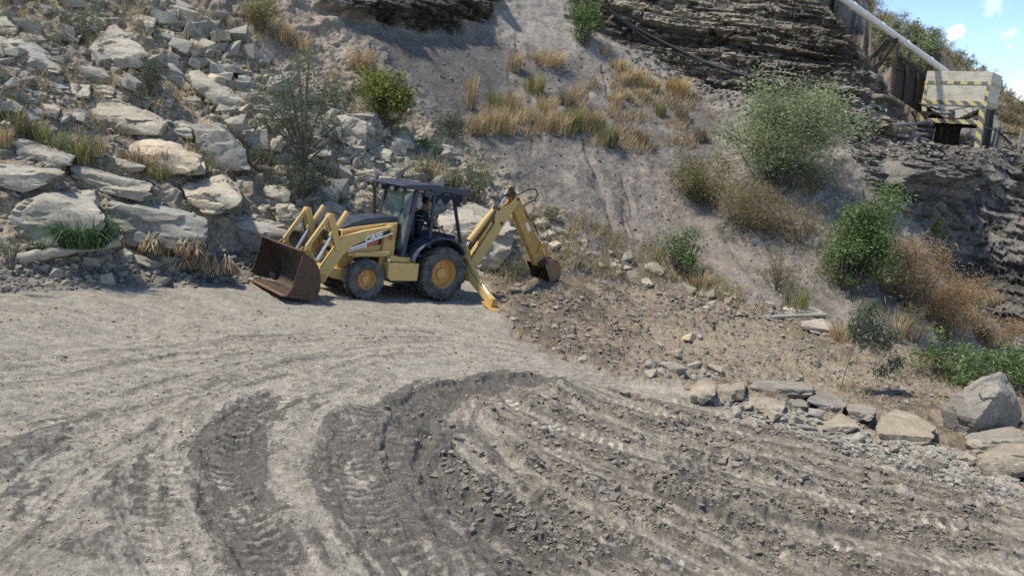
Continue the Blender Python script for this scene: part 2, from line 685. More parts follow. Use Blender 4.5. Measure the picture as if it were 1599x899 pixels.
# per column: foot (or crest) of the ground, then (pixel row, slope in degrees) up the hill; 'h' = hidden step
COLS = {
    -700: [480, (400, 40), (315, 38), (240, 36), (170, 35), (100, 34), (30, 34), (-40, 34), (-200, 36)],
    -300: [465, (385, 42), (300, 38), (225, 36), (150, 34), (80, 34), (10, 34), (-60, 34), (-200, 36)],
    0: [450, (370, 42), (290, 38), (210, 36), (140, 34), (70, 34), (0, 34), (-70, 34), (-200, 36)],
    200: [443, (370, 42), (290, 36), (210, 34), (140, 34), (70, 34), (0, 34), (-70, 34), (-200, 36)],
    400: [440, (380, 38), (300, 34), (220, 34), (150, 34), (80, 34), (10, 34), (-60, 36), (-200, 38)],
    520: [440, (390, 30), (310, 33), (230, 34), (160, 35), (90, 36), (30, 36), (-50, 55), (-190, 45)],
    650: [440, (400, 26), (330, 30), (250, 32), (190, 33), (100, 33), (55, 34), (-20, 60), (-160, 45)],
    780: [440, (415, 18), (350, 26), (270, 30), (200, 33), (130, 33), (40, 36), (-50, 42), (-180, 45)],
    900: [450, (425, 16), (360, 26), (270, 33), (190, 34), (120, 32), (40, 37), (-50, 42), (-180, 45)],
    1000: [455, (430, 14), (370, 26), (270, 33), (180, 34), (110, 32), (50, 50), (-40, 50), (-170, 45)],
    1100: [470, (1, 0), (400, 24), (290, 32), (200, 34), (140, 30), (60, 55), (-40, 50), (-160, 45)],
    1200: [495, (1, 0), (420, 24), (300, 32), (210, 33), (150, 30), (60, 55), (-40, 55), (-160, 45)],
    1300: [515, (1, -.2), (430, 22), (320, 30), (240, 35), (215, 15), (100, 60), (0, 55), (-120, 45)],
    1400: [535, (2, -.6), (430, 25), (310, 38), (250, 33), (225, 12), (120, 48), (40, 40), (14, 28)],
    1500: [560, (5, -3.0), (465, 24), (6, -2.0), (250, 62), (218, 12), (150, 38), (92, 38), (8, -.5)],
    1599: [590, (6, -4.0), (545, 18), (5, -2.0), (270, 60), (218, 10), (188, 30), (162, 34), (8, -1.0)],
    1800: [650, (6, -4.0), (610, 16), (5, -2.0), (350, 56), (310, 8), (280, 28), (255, 30), (8, -1.0)],
    2200: [720, (6, -4.0), (690, 16), (5, -2.0), (470, 50), (430, 8), (410, 25), (390, 30), (8, -1.0)]}
HID = {1100: (0,), 1200: (0,), 1300: (0,), 1400: (0,), 1500: (0, 2, 7), 1599: (0, 2, 7), 1800: (0, 2, 7), 2200: (0, 2, 7)}


def build_net():
    net = []
    for px, c in COLS.items():
        a = gp(px, 899)
        p = np.array([a[0] * .2, a[1] * .2, 0])
        p[2] = GZ(p[0], p[1])
        pts = [p]
        for q in (0, .35, .62, .83, 1):
            pts.append(gp(px, 899 + (c[0] - 899) * q))
        for k, e in enumerate(c[1:]):
            o = pts[-1]
            if k in HID.get(px, ()):
                pts.append(np.array([o[0] * (o[1] + e[0]) / o[1], o[1] + e[0], o[2] + e[1]]))
            else:
                d = ray(px, e[0])
                s = math.tan(math.radians(e[1]))
                pts.append(d * ((o[2] - s * o[1]) / (d[2] - s * d[1])))
        o = pts[-1]
        pts.append(np.array([o[0] * (o[1] + 25) / o[1], o[1] + 25, o[2] + (8 if px < 1350 else -8)]))
        net.append(pts)
    return np.array(net)          # columns x rows x 3


NET = build_net()
NC, NR = NET.shape[:2]


def lerp_axis(A, t, axis):
    i = np.clip(np.floor(t).astype(int), 0, A.shape[axis] - 2)
    f = t - i
    sh = [1, 1, 1]
    sh[axis] = len(t)
    f = f.reshape(sh)
    return np.take(A, i, axis) * (1 - f) + np.take(A, i + 1, axis) * f


SUBD = 8
mid = lerp_axis(lerp_axis(NET, np.linspace(0, NC - 1, (NC - 1) * SUBD + 1), 0), np.linspace(0, NR - 1, (NR - 1) * SUBD + 1), 1)


def blur(A, axis, n):
    for _ in range(n):
        s0 = [slice(None)] * 3
        s1 = [slice(None)] * 3
        s2 = [slice(None)] * 3
        s0[axis], s1[axis], s2[axis] = slice(0, -2), slice(1, -1), slice(2, None)
        B = A.copy()
        B[tuple(s1)] = .25 * A[tuple(s0)] + .5 * A[tuple(s1)] + .25 * A[tuple(s2)]
        A = B
    return A


mid = blur(blur(mid, 0, 14), 1, 7)

colpx = np.array(list(COLS.keys()), float)
PXS = np.concatenate([np.arange(-700, -60, 14), np.arange(-60, 1660, 1.45), np.arange(1660, 2201, 14)])
U = np.interp(PXS, colpx, np.arange(NC))
VROWS = [np.linspace(0, 1, 40, endpoint=False)]
NROW = {1: 125, 2: 112, 3: 95, 4: 80, 5: 72, 6: 62, 7: 72, 8: 62, 9: 74, 10: 62, 11: 68, 12: 60, 13: 14}
for k, n in NROW.items():
    VROWS.append(np.linspace(k, k + 1, n, endpoint=False))
V = np.concatenate(VROWS + [[NR - 1.0]])
base = lerp_axis(lerp_axis(mid, U * SUBD, 0), V * SUBD, 1)
nu, nv = len(U), len(V)
du = np.gradient(base, axis=0)
dv = np.gradient(base, axis=1)
nrm = np.cross(du, dv)
nrm /= np.linalg.norm(nrm, axis=2, keepdims=True) + 1e-9
nrm *= np.sign(nrm[..., 2:3] + 1e-6)
B = base.reshape(-1, 3)
NB = nrm.reshape(-1, 3)
VV = np.tile(V[None, :], (nu, 1)).ravel()
bx, by, _ = proj(B)
bx, by = bx.astype(np.float32), by.astype(np.float32)
disp = np.zeros(len(B), np.float32)
colr = np.zeros((len(B), 3), np.float32)
wet = np.zeros(len(B), np.float32)
cliffm = np.zeros(len(B), np.float32)
shift = np.zeros((len(B), 3), np.float32)

# ---- ground part
TRACKS = [  # polyline in photo pixels on the ground, half width, depth, wetness, tread
    ([(900, 590), (790, 592), (710, 602), (650, 630), (628, 670), (640, 730), (690, 790), (770, 850), (880, 930)], .34, .13, 1.0, .6),
    ([(700, 640), (672, 690), (700, 760), (790, 830), (930, 920)], .26, .09, .8, .4),
    ([(500, 600), (420, 625), (370, 665), (352, 720), (372, 790), (420, 860), (470, 930)], .30, .07, .9, 1.0),
    ([(600, 620), (560, 660), (545, 730), (580, 800), (640, 880), (690, 940)], .34, .04, .8, .8),
    ([(320, 640), (270, 690), (245, 760), (250, 830), (280, 930)], .30, .03, .42, .6),
    ([(765, 600), (795, 632), (870, 668), (980, 705), (1120, 740), (1300, 785), (1620, 850)], .34, .09, .25, 1.0),
    ([(900, 605), (1000, 640), (1130, 672), (1290, 712), (1440, 750), (1640, 800)], .36, .09, .2, .7),
    ([(720, 680), (800, 745), (900, 800), (1040, 870), (1150, 930)], .34, .10, .35, .8),
    ([(1000, 615), (1100, 640), (1240, 672), (1400, 715), (1640, 775)], .32, .07, .15, .5),
    ([(860, 700), (1000, 765), (1160, 815), (1360, 860), (1640, 915)], .36, .09, .3, .8),
    ([(830, 605), (900, 640), (1040, 690), (1200, 735), (1400, 785), (1640, 845)], .2, .07, .2, .3),
    ([(790, 660), (880, 710), (1000, 760), (1150, 830), (1320, 900)], .24, .08, .3, .8),
    ([(960, 640), (1080, 672), (1230, 705), (1400, 752), (1640, 822)], .18, .06, .15, .3),
    ([(760, 740), (850, 800), (950, 860), (1030, 920)], .26, .09, .5, .6),
    ([(0, 590), (200, 560), (420, 535), (640, 522), (800, 535)], .5, .02, .15, .2),
    ([(0, 690), (180, 640), (330, 600), (480, 565), (640, 550)], .5, .03, .22, .3),
    ([(-40, 860), (60, 760), (180, 680), (300, 625)], .4, .035, .28, .4),
]
gsel = np.where(VV < 6.2)[0]
GP = B[gsel].astype(np.float32)
gx, gy = bx[gsel], by[gsel]
gfade = 1 - sstep(5.0, 6.0, VV[gsel])
X, Y = GP[:, 0], GP[:, 1]
P2 = np.stack([X, Y, np.zeros_like(X)], 1)
nA = fbm(P2 * .55, 3)
nB = fbm(P2 * 1.7 + 5, 4)
nC = fbm(P2 * 5.5 + 9, 4)
nD = fbm(P2 * 18 + 3, 3)
nS = fbm(np.stack([X * .9 + nA * .4, Y * 3.4 + X * .5, X * 0], 1), 4)      # flaky streaks along the road
churn = poly_mask(gx + nB * 18, gy + nC * 8, [(628, 650), (650, 612), (700, 590), (790, 582), (960, 602), (1060, 612), (1150, 645), (1300, 690), (1420, 722), (1599, 775), (1750, 830), (1750, 1000), (900, 1000), (760, 880), (690, 790), (640, 710)], 14)
brown = poly_mask(gx + nB * 14, gy + nC * 6, [(735, 380), (760, 470), (800, 520), (860, 556), (960, 586), (1060, 602), (1180, 640), (1300, 675), (1480, 722), (1750, 800), (1750, 560), (1500, 500), (1200, 440), (1000, 380), (800, 360)], 10)
sandy = poly_mask(gx + nB * 12, gy + nC * 6, [(960, 590), (1060, 600), (1160, 620), (1300, 660), (1480, 706), (1700, 770), (1700, 800), (1500, 742), (1300, 690), (1150, 645), (1040, 615)], 10)
gravel = poly_mask(gx + nB * 14, gy + nC * 3, [(-900, 380), (-900, 468), (0, 456), (200, 449), (370, 446), (420, 420), (420, 300), (-900, 300)], 4)
churn *= (1 - brown * .8)
wetn = np.zeros(len(GP), np.float32)
rut = np.zeros(len(GP), np.float32)
berm = np.zeros(len(GP), np.float32)
floor_ = np.zeros(len(GP), np.float32)
tr_all = np.zeros(len(GP), np.float32)
gr_all = np.zeros(len(GP), np.float32)
crumb = np.zeros(len(GP), np.float32)
best = np.full(len(GP), 1e6, np.float32)
fl_s = np.zeros(len(GP), np.float32)
fl_l = np.zeros(len(GP), np.float32)
for ti, (pl, hw, dep, wt, td) in enumerate(TRACKS):
    Q = np.array([gp(*q)[:2] for q in pl], np.float32)
    # finer curve through the points
    tt = np.linspace(0, len(Q) - 1, (len(Q) - 1) * 5 + 1)
    Qc = np.stack([np.interp(tt, np.arange(len(Q)), Q[:, k]) for k in (0, 1)], 1)
    for _ in range(5):
        Qc[1:-1] = .25 * Qc[:-2] + .5 * Qc[1:-1] + .25 * Qc[2:]
    bd = np.full(len(GP), 1e6, np.float32)
    bs = np.zeros(len(GP), np.float32)
    bl = np.zeros(len(GP), np.float32)
    s0 = 0.0
    for a, b in zip(Qc[:-1], Qc[1:]):
        ab = b - a
        ln = math.hypot(*ab)
        w = ab / ln
        al = (X - a[0]) * w[0] + (Y - a[1]) * w[1]
        la = -(X - a[0]) * w[1] + (Y - a[1]) * w[0]
        alc = np.clip(al, 0, ln)
        d = np.sqrt((al - alc) ** 2 + la ** 2)
        m = d < bd
        bd[m] = d[m]
        bs[m] = s0 + alc[m]
        bl[m] = la[m]
        s0 += ln
    mb_ = bd < best
    best[mb_] = bd[mb_]
    fl_s[mb_] = bs[mb_] + ti * 31.0
    fl_l[mb_] = bl[mb_]
    dd = bd + nB * .12 + nC * .06
    endf = sstep(0, .8, bs) * sstep(0, .8, s0 - bs)
    core = (1 - sstep(hw * .80, hw * 1.05, dd)) * endf
    patch = sstep(-.35, .25, fbm(np.stack([bs * .55, bl * .6, bs * 0 + hw * 40], 1), 3) + .25)
    brk_ = 1.0 if wt > .6 else sstep(-.35, .3, nA + .6 * nB)
    rut -= (.6 if wt > .6 else .62) * dep * core * (.45 + .55 * patch) * brk_
    ph = (bs + np.abs(bl) * .35 + .02 * nC) / .15
    tread = sstep(.05, .35, np.sin(2 * math.pi * ph)) * core * sstep(hw * .72, hw * .62, np.abs(bl)) * sstep(-.12, .12, nB + .5 * nC + .1)
    tr_all = np.maximum(tr_all, tread * td)
    gr_all = np.maximum(gr_all, (1 - sstep(.05, .35, np.sin(2 * math.pi * ph))) * core * sstep(hw * .72, hw * .62, np.abs(bl)) * td)
    clean = sstep(-.15, .35, fbm(np.stack([bs * .8, bl * 1.5, bs * 0 + 7 + dep * 90], 1), 2) + .1)
    rut += .034 * td * tread * clean * (1 - .4 * churn)
    bm_ = np.exp(-((dd - hw * 1.45) / (hw * .38)) ** 2) * endf
    if wt > .6:
        bm_ = bm_ * sstep(-.1, .25, bl) * sstep(-.25, .3, nB)
    berm = np.maximum(berm, bm_ * dep * (.45 if wt > .6 else .75) * (.35 + 1.3 * sstep(-.2, .4, nA + nB)))
    floor_ = np.maximum(floor_, core * (.45 + .55 * clean) * (wt < .6) * brk_)
    crumb = np.maximum(crumb, bm_ * (wt < .6))
    wetn = np.maximum(wetn, wt * (1 - sstep(hw * .8, hw * 2.0, dd)) * endf * (.45 + .55 * patch))
wet_poly = poly_mask(gx + nB * 30, gy + nC * 20, [(560, 640), (640, 640), (660, 760), (760, 850), (860, 960), (560, 960), (520, 800)], 30) * .75
wet_poly = np.maximum(wet_poly, poly_mask(gx + nB * 40, gy + nC * 25, [(330, 670), (440, 640), (450, 720), (400, 800), (460, 940), (320, 940), (290, 800)], 30) * .6)
wet_poly = np.maximum(wet_poly, .55 * sstep(.18, .5, nA + .5 * nB) * sstep(540, 720, gy) * (1 - brown))
wetn = np.clip(np.maximum(wetn, wet_poly * sstep(-.3, .3, nB + .6 * nC + .2)) - .25 * sstep(.05, .5, nS) * (1 - churn), 0, 1)
wetn *= 1 - brown
# grooves and smears that follow the wheels
nT = fbm(np.stack([fl_l * 5.5 + .55 * nB + .3 * nC, fl_s * .55, fl_s * 0 + 2], 1), 4)
nT2 = fbm(np.stack([fl_l * 17 + .8 * nB + .5 * nC, fl_s * 1.3, fl_s * 0 + 8], 1), 3)
near_t = np.exp(-(best / .75) ** 2) * (1 - brown)
flow = np.clip(near_t + .9 * churn, 0, 1) * (1 - brown)
hgt = .055 * nA * gfade + .012 * nB + .012 * nS + .006 * nC + .004 * nD
lump = np.abs(fbm(P2 * 3.2 + 31, 3))
lump2 = np.abs(fbm(P2 * 8.5 + 77, 3))
rough = np.clip(churn + .35 * wetn * (gy > 560), 0, 1) * (1 - .85 * floor_)
hgt += flow * (.020 * nT + .010 * nT2) + churn * (.02 * nB + .012 * nC)
hgt += rough * (.01 * nB + .012 * (lump - .2) + .010 * (lump2 - .2) + .004 * nD)
cl1 = clods(X + .05 * nC, Y + .05 * nB, .30, 1, 4.0)
cl2 = clods(X + .03 * nC, Y, .13, 2, 3.0)
cl3 = clods(X, Y + .02 * nC, .06, 3, 2.5)
cm = np.clip(rough * (.35 + .9 * sstep(-.15, .4, nB + .5 * nA)) * (1 - .95 * floor_) + 1.3 * crumb * churn + .8 * crumb * rough, 0, 1.6)
hgt += cm * (.045 * cl1 * sstep(.2, .5, cl1) + .028 * cl2 + .014 * cl3)
hgt += brown * (.05 * cl1 * sstep(.3, .55, cl1) * sstep(-.2, .3, nA) + .045 * cl2 * sstep(-.3, .3, nB) + .02 * cl3)
hgt += (1 - rough) * (1 - brown) * .008 * cl3 * sstep(-.1, .3, nC + nB)
hgt += berm * (.45 + .35 * lump) + rut
flake = sstep(.0, .12, nS + .25 * nC)
hgt += (1 - rough) * (1 - brown) * .012 * flake
hgt += brown * (.14 * nA + .08 * nB + .06 * (lump - .2) + .03 * nC + .01 * nD)
# diggings: a heap and a hollow in the brown earth
for (qx, qy, h, r) in ((850, 525, -.16, .9), (965, 550, .28, 1.0), (850, 462, .42, 1.1), (915, 462, .36, 1.2), (790, 478, .2, .7), (880, 490, .22, .7), (1010, 575, .16, .8), (1170, 520, -.15, 1.6), (800, 500, .10, .5), (1330, 590, -.15, 1.2), (1060, 470, .25, 1.2), (1150, 478, .3, 1.3)):
    c = gp(qx, qy)
    hgt += h * np.exp(-((X - c[0]) ** 2 + (Y - c[1]) ** 2) / r ** 2)
# road shoulder stands a little above the earth beside it
disp[gsel] = hgt
CRUMB = np.zeros(len(B), np.float32)
CRUMB[gsel] = crumb
pale = np.array([.298, .280, .248], np.float32)
pale2 = np.array([.235, .22, .194], np.float32)
dark = np.array([.108, .101, .093], np.float32)
churnc = np.array([.235, .214, .186], np.float32)
brownc = np.array([.25, .213, .168], np.float32)
brown2 = np.array([.145, .118, .09], np.float32)
sandc = np.array([.36, .334, .29], np.float32)
gravc = np.array([.215, .203, .188], np.float32)


def mixn(a, b, t):
    return a * (1 - t[:, None]) + b * t[:, None]


nF = fbm(np.stack([X * 3.2 + nB, Y * 11 + X * 1.5, X * 0 + 3], 1), 3)
nG = fbm(np.stack([X * 7 + nB, Y * 15 + X * 2, X * 0 + 13], 1), 3)
far = sstep(600, 480, gy)
c = mixn(np.tile(pale, (len(GP), 1)), pale2, .8 * sstep(-.1, .3, .6 * nS + .6 * nB + .3 * nC))
c = mixn(c, np.array([.185, .174, .157], np.float32), (.42 - .34 * far) * (1 - .7 * flow) * sstep(.17, .25, nF + .3 * nS + .3 * nA + .12 * nD) * sstep(-.3, .3, nB + .3))
c = mixn(c, np.array([.40, .385, .352], np.float32), (.5 - .38 * far) * (1 - .7 * flow) * sstep(.24, .30, -nF + .4 * nC))
c = mixn(c, np.array([.215, .203, .184], np.float32), (.4 - .33 * far) * (1 - .7 * flow) * sstep(.22, .28, nG + .15 * nD))
c = mixn(c, np.array([.43, .415, .385], np.float32), .4 * (1 - .8 * far) * (1 - .7 * flow) * sstep(.30, .34, -nG + .2 * nD))
c = mixn(c, mixn(np.tile(churnc, (len(GP), 1)), np.array([.35, .325, .285], np.float32), sstep(.05, .5, nB + .6 * nC)), churn)
c = mixn(c, np.array([.15, .137, .118], np.float32), flow * .55 * sstep(.06, .26, nT + .35 * nT2 + .3 * nC))
c = mixn(c, np.array([.37, .345, .305], np.float32), flow * .5 * sstep(.10, .30, -nT + .3 * nT2 + .25 * nC))
c = mixn(c, np.array([.36, .334, .292], np.float32), floor_ * churn * .85 * sstep(-.3, -.1, nB + nC))
c = mixn(c, np.array([.10, .089, .075], np.float32), crumb * churn * sstep(-.35, -.1, nC + .3 * nB + .15 * nG) * .8)
c = mixn(c, sandc, sandy * sstep(-.4, .2, nB + .3))
c = mixn(c, mixn(np.tile(brownc, (len(GP), 1)), brown2, sstep(-.15, .35, .7 * nA + .6 * nB + .7 * nC)), brown * (1 - sandy))
yel = poly_mask(gx + nB * 20, gy, [(1010, 500), (1160, 500), (1340, 570), (1420, 610), (1300, 600), (1120, 580), (1000, 560)], 25)
c = mixn(c, np.array([.32, .278, .215], np.float32), yel * .6 * brown)
fresh = poly_mask(gx + nB * 16, gy + nC * 8, [(795, 448), (900, 446), (980, 462), (960, 500), (880, 520), (815, 500)], 14)
c = mixn(c, np.array([.115, .094, .072], np.float32), fresh * brown * .8 * sstep(-.35, .15, nB + .6 * nC))
c = mixn(c, gravc, gravel)
wetc = sstep(.28, .56, wetn + .5 * nT * np.clip(near_t + .3, 0, 1) + .25 * nT2 + .28 * nC + .12 * nD - .03)
wetc = wetc * (1 - .5 * sstep(.30, .34, nC + .35 * nB) * (1 - churn))
c = mixn(c, dark, np.clip(wetc * 1.15, 0, 1) * .9)
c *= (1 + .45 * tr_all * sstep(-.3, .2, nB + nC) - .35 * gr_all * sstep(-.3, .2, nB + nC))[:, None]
# colour goes darker low between the clods, paler on their tops
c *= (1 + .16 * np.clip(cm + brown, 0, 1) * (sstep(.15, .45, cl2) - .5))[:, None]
gfade2 = 1 - sstep(5.0, 5.7, VV[gsel] + .4 * nB)
gcol = c
wet[gsel] = wetc

# ---- hill part
hs = np.where(VV > 4.6)[0]
HP = B[hs].astype(np.float32)
hx, hy, hv = bx[hs], by[hs], VV[hs]
m1 = fbm(HP * .22, 4)
m2 = fbm(HP * .8 + 4, 4)
m3 = fbm(HP * 2.6 + 8, 4)
m4 = fbm(HP * 9 + 2, 2)
wx, wy = hx + m2 * 22, hy + m2 * 16
left = poly_mask(wx, wy, [(-900, -500), (470, -500), (430, -40), (520, 40), (600, 140), (700, 210), (830, 300), (900, 380), (760, 460), (-900, 600)], 22)
shale = poly_mask(wx, wy, [(560, 30), (770, 50), (900, 60), (980, 80), (1100, 150), (1180, 230), (1260, 400), (1340, 560), (1000, 460), (880, 380), (830, 280), (690, 190)], 22)
dkshale = poly_mask(wx, wy, [(560, 45), (640, 60), (790, 70), (800, 110), (760, 170), (700, 190), (640, 120)], 14)
dkshale = np.maximum(dkshale, poly_mask(wx, wy, [(800, 105), (900, 92), (940, 130), (930, 165), (830, 150)], 12) * .8)
dkshale = np.maximum(dkshale, poly_mask(wx, wy, [(960, 150), (1100, 150), (1130, 220), (1040, 260), (940, 230)], 18) * .55)
dkshale = np.maximum(dkshale, poly_mask(wx, wy, [(800, 195), (880, 200), (860, 300), (800, 290)], 14) * .5)
purple = poly_mask(wx, wy, [(930, 260), (1100, 240), (1240, 330), (1330, 470), (1420, 560), (1200, 490), (1020, 420), (900, 340)], 26)
palesc = poly_mask(wx, wy, [(770, -60), (880, -60), (930, 40), (1000, 90), (1090, 140), (1050, 150), (960, 100), (880, 75), (790, 70), (760, 30)], 12)
ridge = poly_mask(wx, wy, [(1330, -60), (1420, -60), (1800, 200), (1900, 330), (1580, 235), (1560, 130), (1450, 110), (1400, 90)], 12)
C1 = poly_mask(wx * .6 + hx * .4, wy * .6 + hy * .4, [(470, -90), (770, -90), (775, 0), (757, 30), (700, 50), (625, 48), (560, 26), (490, 2)], 7)
C2 = poly_mask(wx * .6 + hx * .4, wy * .6 + hy * .4, [(895, -120), (1305, -120), (1345, 40), (1388, 110), (1412, 150), (1412, 222), (1400, 222), (1335, 215), (1300, 150), (1200, 155), (1120, 142), (1050, 110), (1010, 82), (955, 62), (895, 30)], 8)
C3 = poly_mask(wx * .5 + hx * .5, wy * .5 + hy * .5, [(1330, 238), (1420, 236), (1500, 232), (1640, 232), (1900, 320), (1900, 640), (1590, 545), (1520, 470), (1440, 400), (1380, 330)], 8) * np.where(hx > 1440, sstep(7.5, 8.0, hv), sstep(7.9, 8.3, hv))
C3 = np.maximum(C3, (hx > 1430) * sstep(8.6, 8.9, hv) * (1 - sstep(9.9, 10.1, hv)))
cl = np.clip(np.maximum(np.maximum(C1, C2), C3), 0, 1)
cl *= sstep(6.2, 7.0, hv)
# strata
tz = HP[:, 2] + HP[:, 0] * .09 + m1 * .13 + m2 * .05
lat = HP[:, 0] * .86 + HP[:, 1] * .5
lay = np.zeros(len(HP), np.float32)
tone = np.zeros(len(HP), np.float32)
lr = np.random.default_rng(5)
for fr, am, bl_ in ((.8, .40, .22), (2.1, .36, .5), (4.6, .30, .9), (9.5, .18, 1.9)):
    tab = lr.uniform(-1, 1, (512, 64)).astype(np.float32)
    off = lr.uniform(0, 64, 512).astype(np.float32)
    q = tz * fr + 200 + .25 * np.floor(2 * m1 + lat * .06)
    i = np.floor(q).astype(int) % 511
    f = q - np.floor(q)
    bq = lat * bl_ + off[i] + .35 * m3 + .5 * m2 + 300
    j = np.floor(bq).astype(int) % 63
    L0_ = tab[i, 0] * .42 + tab[i, j] * .8
    w = sstep(.86, 1.0, f)
    L1_ = tab[i + 1, 0] * .42 + tab[i + 1, j] * .8
    L_ = L0_ * (1 - w) + L1_ * w
    lay += am * L_ * (.65 + .5 * np.clip(m2 + .5, 0, 1))
    tone += am * (.75 * tab[i, 0] + .25 * tab[i, j])
out = NB[hs].copy()
out[:, 2] *= .15
out /= np.linalg.norm(out, axis=1, keepdims=True) + 1e-6
cavn = np.abs(fbm(HP * 1.1 + 60, 3))
shift[hs] = out * (cl * (lay * (.95 - .4 * C3) + .14 * m2 + .10 * (1 - .8 * C3) * (cavn - .25) + .05 * m3 + .03 * m4))[:, None]
# overhang lips under the top cliff and on the dark right cliff
over1 = np.exp(-((hy - 12 + .05 * (hx - 620)) / 16) ** 2) * C1
shift[hs] += out * (over1 * .9)[:, None]
over3 = np.exp(-((hy - 268 + 6 * m1) / 22) ** 2) * C3 * (hx > 1380)
shift[hs] += out * (over3 * 1.3 * (.6 + .8 * cavn))[:, None]
hd = (1 - cl) * (.45 * m1 + .22 * m2 + .10 * m3 + .025 * m4) * (1 - .62 * np.clip(shale + purple, 0, 1))
gully = np.abs(fbm(np.stack([HP[:, 0] * .55 + HP[:, 1] * .12, HP[:, 1] * .08, HP[:, 2] * .1], 1) + 40, 3))
hd += shale * (1 - cl) * (-.22 * np.exp(-gully * 7) * sstep(.0, .4, m1 + .2)) * (1 - dkshale)
hd += left * .25 * (np.abs(m2) - .2)
fadeh = sstep(5.0, 6.0 + .9 * left, hv)
hd *= fadeh * (1 - .6 * palesc) * (1 - .6 * ridge) * (1 - .55 * dkshale * (hy < 190))
disp[hs] += hd
tan = np.array([.33, .292, .238], np.float32)
tan2 = np.array([.25, .222, .182], np.float32)
shc = np.array([.195, .183, .173], np.float32)
shd = np.array([.125, .12, .122], np.float32)
pur = np.array([.215, .196, .183], np.float32)
psc = np.array([.275, .26, .246], np.float32)
rid = np.array([.30, .255, .195], np.float32)
h = mixn(np.tile(shc, (len(HP), 1)), np.array([.25, .232, .213], np.float32), sstep(-.1, .5, m2 + .5 * m3))
h = mixn(h, mixn(np.tile(tan, (len(HP), 1)), tan2, sstep(-.2, .4, m3)), left)
nE = fbm(np.stack([HP[:, 0] * .95 + m2 * .5, HP[:, 1] * .10, HP[:, 2] * .12], 1) + 70, 4)
h = mixn(h, np.array([.132, .123, .117], np.float32), .85 * np.clip(shale + .6 * purple, 0, 1) * sstep(.0, .32, nE + .25 * m3))
h = mixn(h, pur, purple * .75 * sstep(-.4, .3, m2 + .2))
h = mixn(h, psc, palesc)
h = mixn(h, shd, np.clip(dkshale, 0, 1) * .9)
h = mixn(h, rid, ridge)
hbare = poly_mask(wx, wy, [(250, -60), (420, -60), (520, 30), (600, 120), (560, 170), (430, 90), (330, 60)], 20)
h = mixn(h, np.array([.285, .247, .212], np.float32), hbare * .9)
# cliff colours: coal, grey mudstone, tan sandstone bands
t = np.clip(tone * .7 + .46 + .3 * m2 + .2 * m3, 0, 1)
ck = mixn(np.tile(np.array([.12, .112, .104], np.float32), (len(HP), 1)), np.array([.25, .232, .205], np.float32), sstep(.12, .5, t))
ck = mixn(ck, np.array([.345, .31, .262], np.float32), sstep(.55, .85, t))
ck1 = mixn(np.tile(np.array([.045, .044, .045], np.float32), (len(HP), 1)), np.array([.15, .142, .132], np.float32), sstep(.3, .7, t))
ck = mixn(ck, ck1, C1 * .75)
ck3 = mixn(np.tile(np.array([.075, .074, .074], np.float32), (len(HP), 1)), np.array([.19, .183, .175], np.float32), sstep(.2, .6, t))
ck = mixn(ck, ck3, C3 * sstep(228, 250, hy))
coal = poly_mask(wx, wy, [(1215, -30), (1330, -30), (1350, 60), (1350, 110), (1260, 110), (1225, 60)], 22)
ck = mixn(ck, ck * .45, coal * .8)
h = mixn(h, ck, cl)
cliffm[hs] = cl
hcol = h
colr[hs] = hcol
g6 = gfade2[:, None]
cur = colr[gsel]
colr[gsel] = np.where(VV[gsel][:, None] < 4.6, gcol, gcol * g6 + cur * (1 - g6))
wet[gsel] *= gfade2

colr *= np.where(VV[:, None] < 5.0, np.array([[1.045, 1.0, .905]]), np.array([[1.06, 1.0, .90]])).astype(np.float32)
TV = (B + NB * disp[:, None] + shift).astype(np.float32)
# the bench is cut level where the hopper stands
HP0 = at(1486, 228, 44.6)
rr_h = np.hypot(TV[:, 0] - HP0[0] + .8, TV[:, 1] - HP0[1] + 1.0)
capz = HP0[2] + .02 + .06 * np.sin(TV[:, 0] * 2.1) + np.maximum(0, rr_h - 3.6) * 1.3
mcap = (VV > 7) & (rr_h < 9)
cn_ = fbm(TV[mcap] * 1.1 + 33, 4)
capz[mcap] += sstep(3.6, 5.2, rr_h[mcap]) * (1.1 * cn_ + .5 * np.abs(fbm(TV[mcap] * 3.2 + 5, 3)))
cut = mcap & (TV[:, 2] > capz)
colr[cut] = colr[cut] * .35 + np.array([.15, .13, .105], np.float32) * (1 + .5 * perlin(TV[cut] * 2.3))[:, None] * .65
TV[mcap, 2] = np.minimum(TV[mcap, 2], capz[mcap])
rr_b = np.hypot(TV[:, 0] - HP0[0], TV[:, 1] - HP0[1])
wb = (sstep(3.4, 2.2, rr_b) * (VV > 8)).astype(np.float32)
TV[:, 2] = TV[:, 2] * (1 - wb) + np.maximum(TV[:, 2], HP0[2] - .02 + .05 * np.sin(TV[:, 0] * 3) * np.cos(TV[:, 1] * 2.3)) * wb
# the ground displaces straight up
TV[gsel] = B[gsel] + (np.array([0, 0, 1.0]) * gfade[:, None] + NB[gsel] * (1 - gfade[:, None])) * disp[gsel][:, None] + shift[gsel]

ids = np.arange(nu * nv).reshape(nu, nv)
quads = np.stack([ids[:-1, :-1], ids[1:, :-1], ids[1:, 1:], ids[:-1, 1:]], -1).reshape(-1, 4)
qv = VV[quads[:, 0]]
qc = cliffm[quads].mean(1)


def submesh(name, sel, mat, smooth=True):
    q = quads[sel]
    u, inv = np.unique(q.ravel(), return_inverse=True)
    me = np_mesh(name, TV[u], inv.reshape(-1, 4), colr[u], wet[u])
    o = link(name, me, mat, None, smooth)
    tag(o, kind='structure')
    return o


submesh('ground', qv < 5.0, 'ground')
submesh('hillside', (qv >= 5.0) & (qc < .5), 'hill')
submesh('cliff_face', (qv >= 5.0) & (qc >= .5), 'cliff', False)

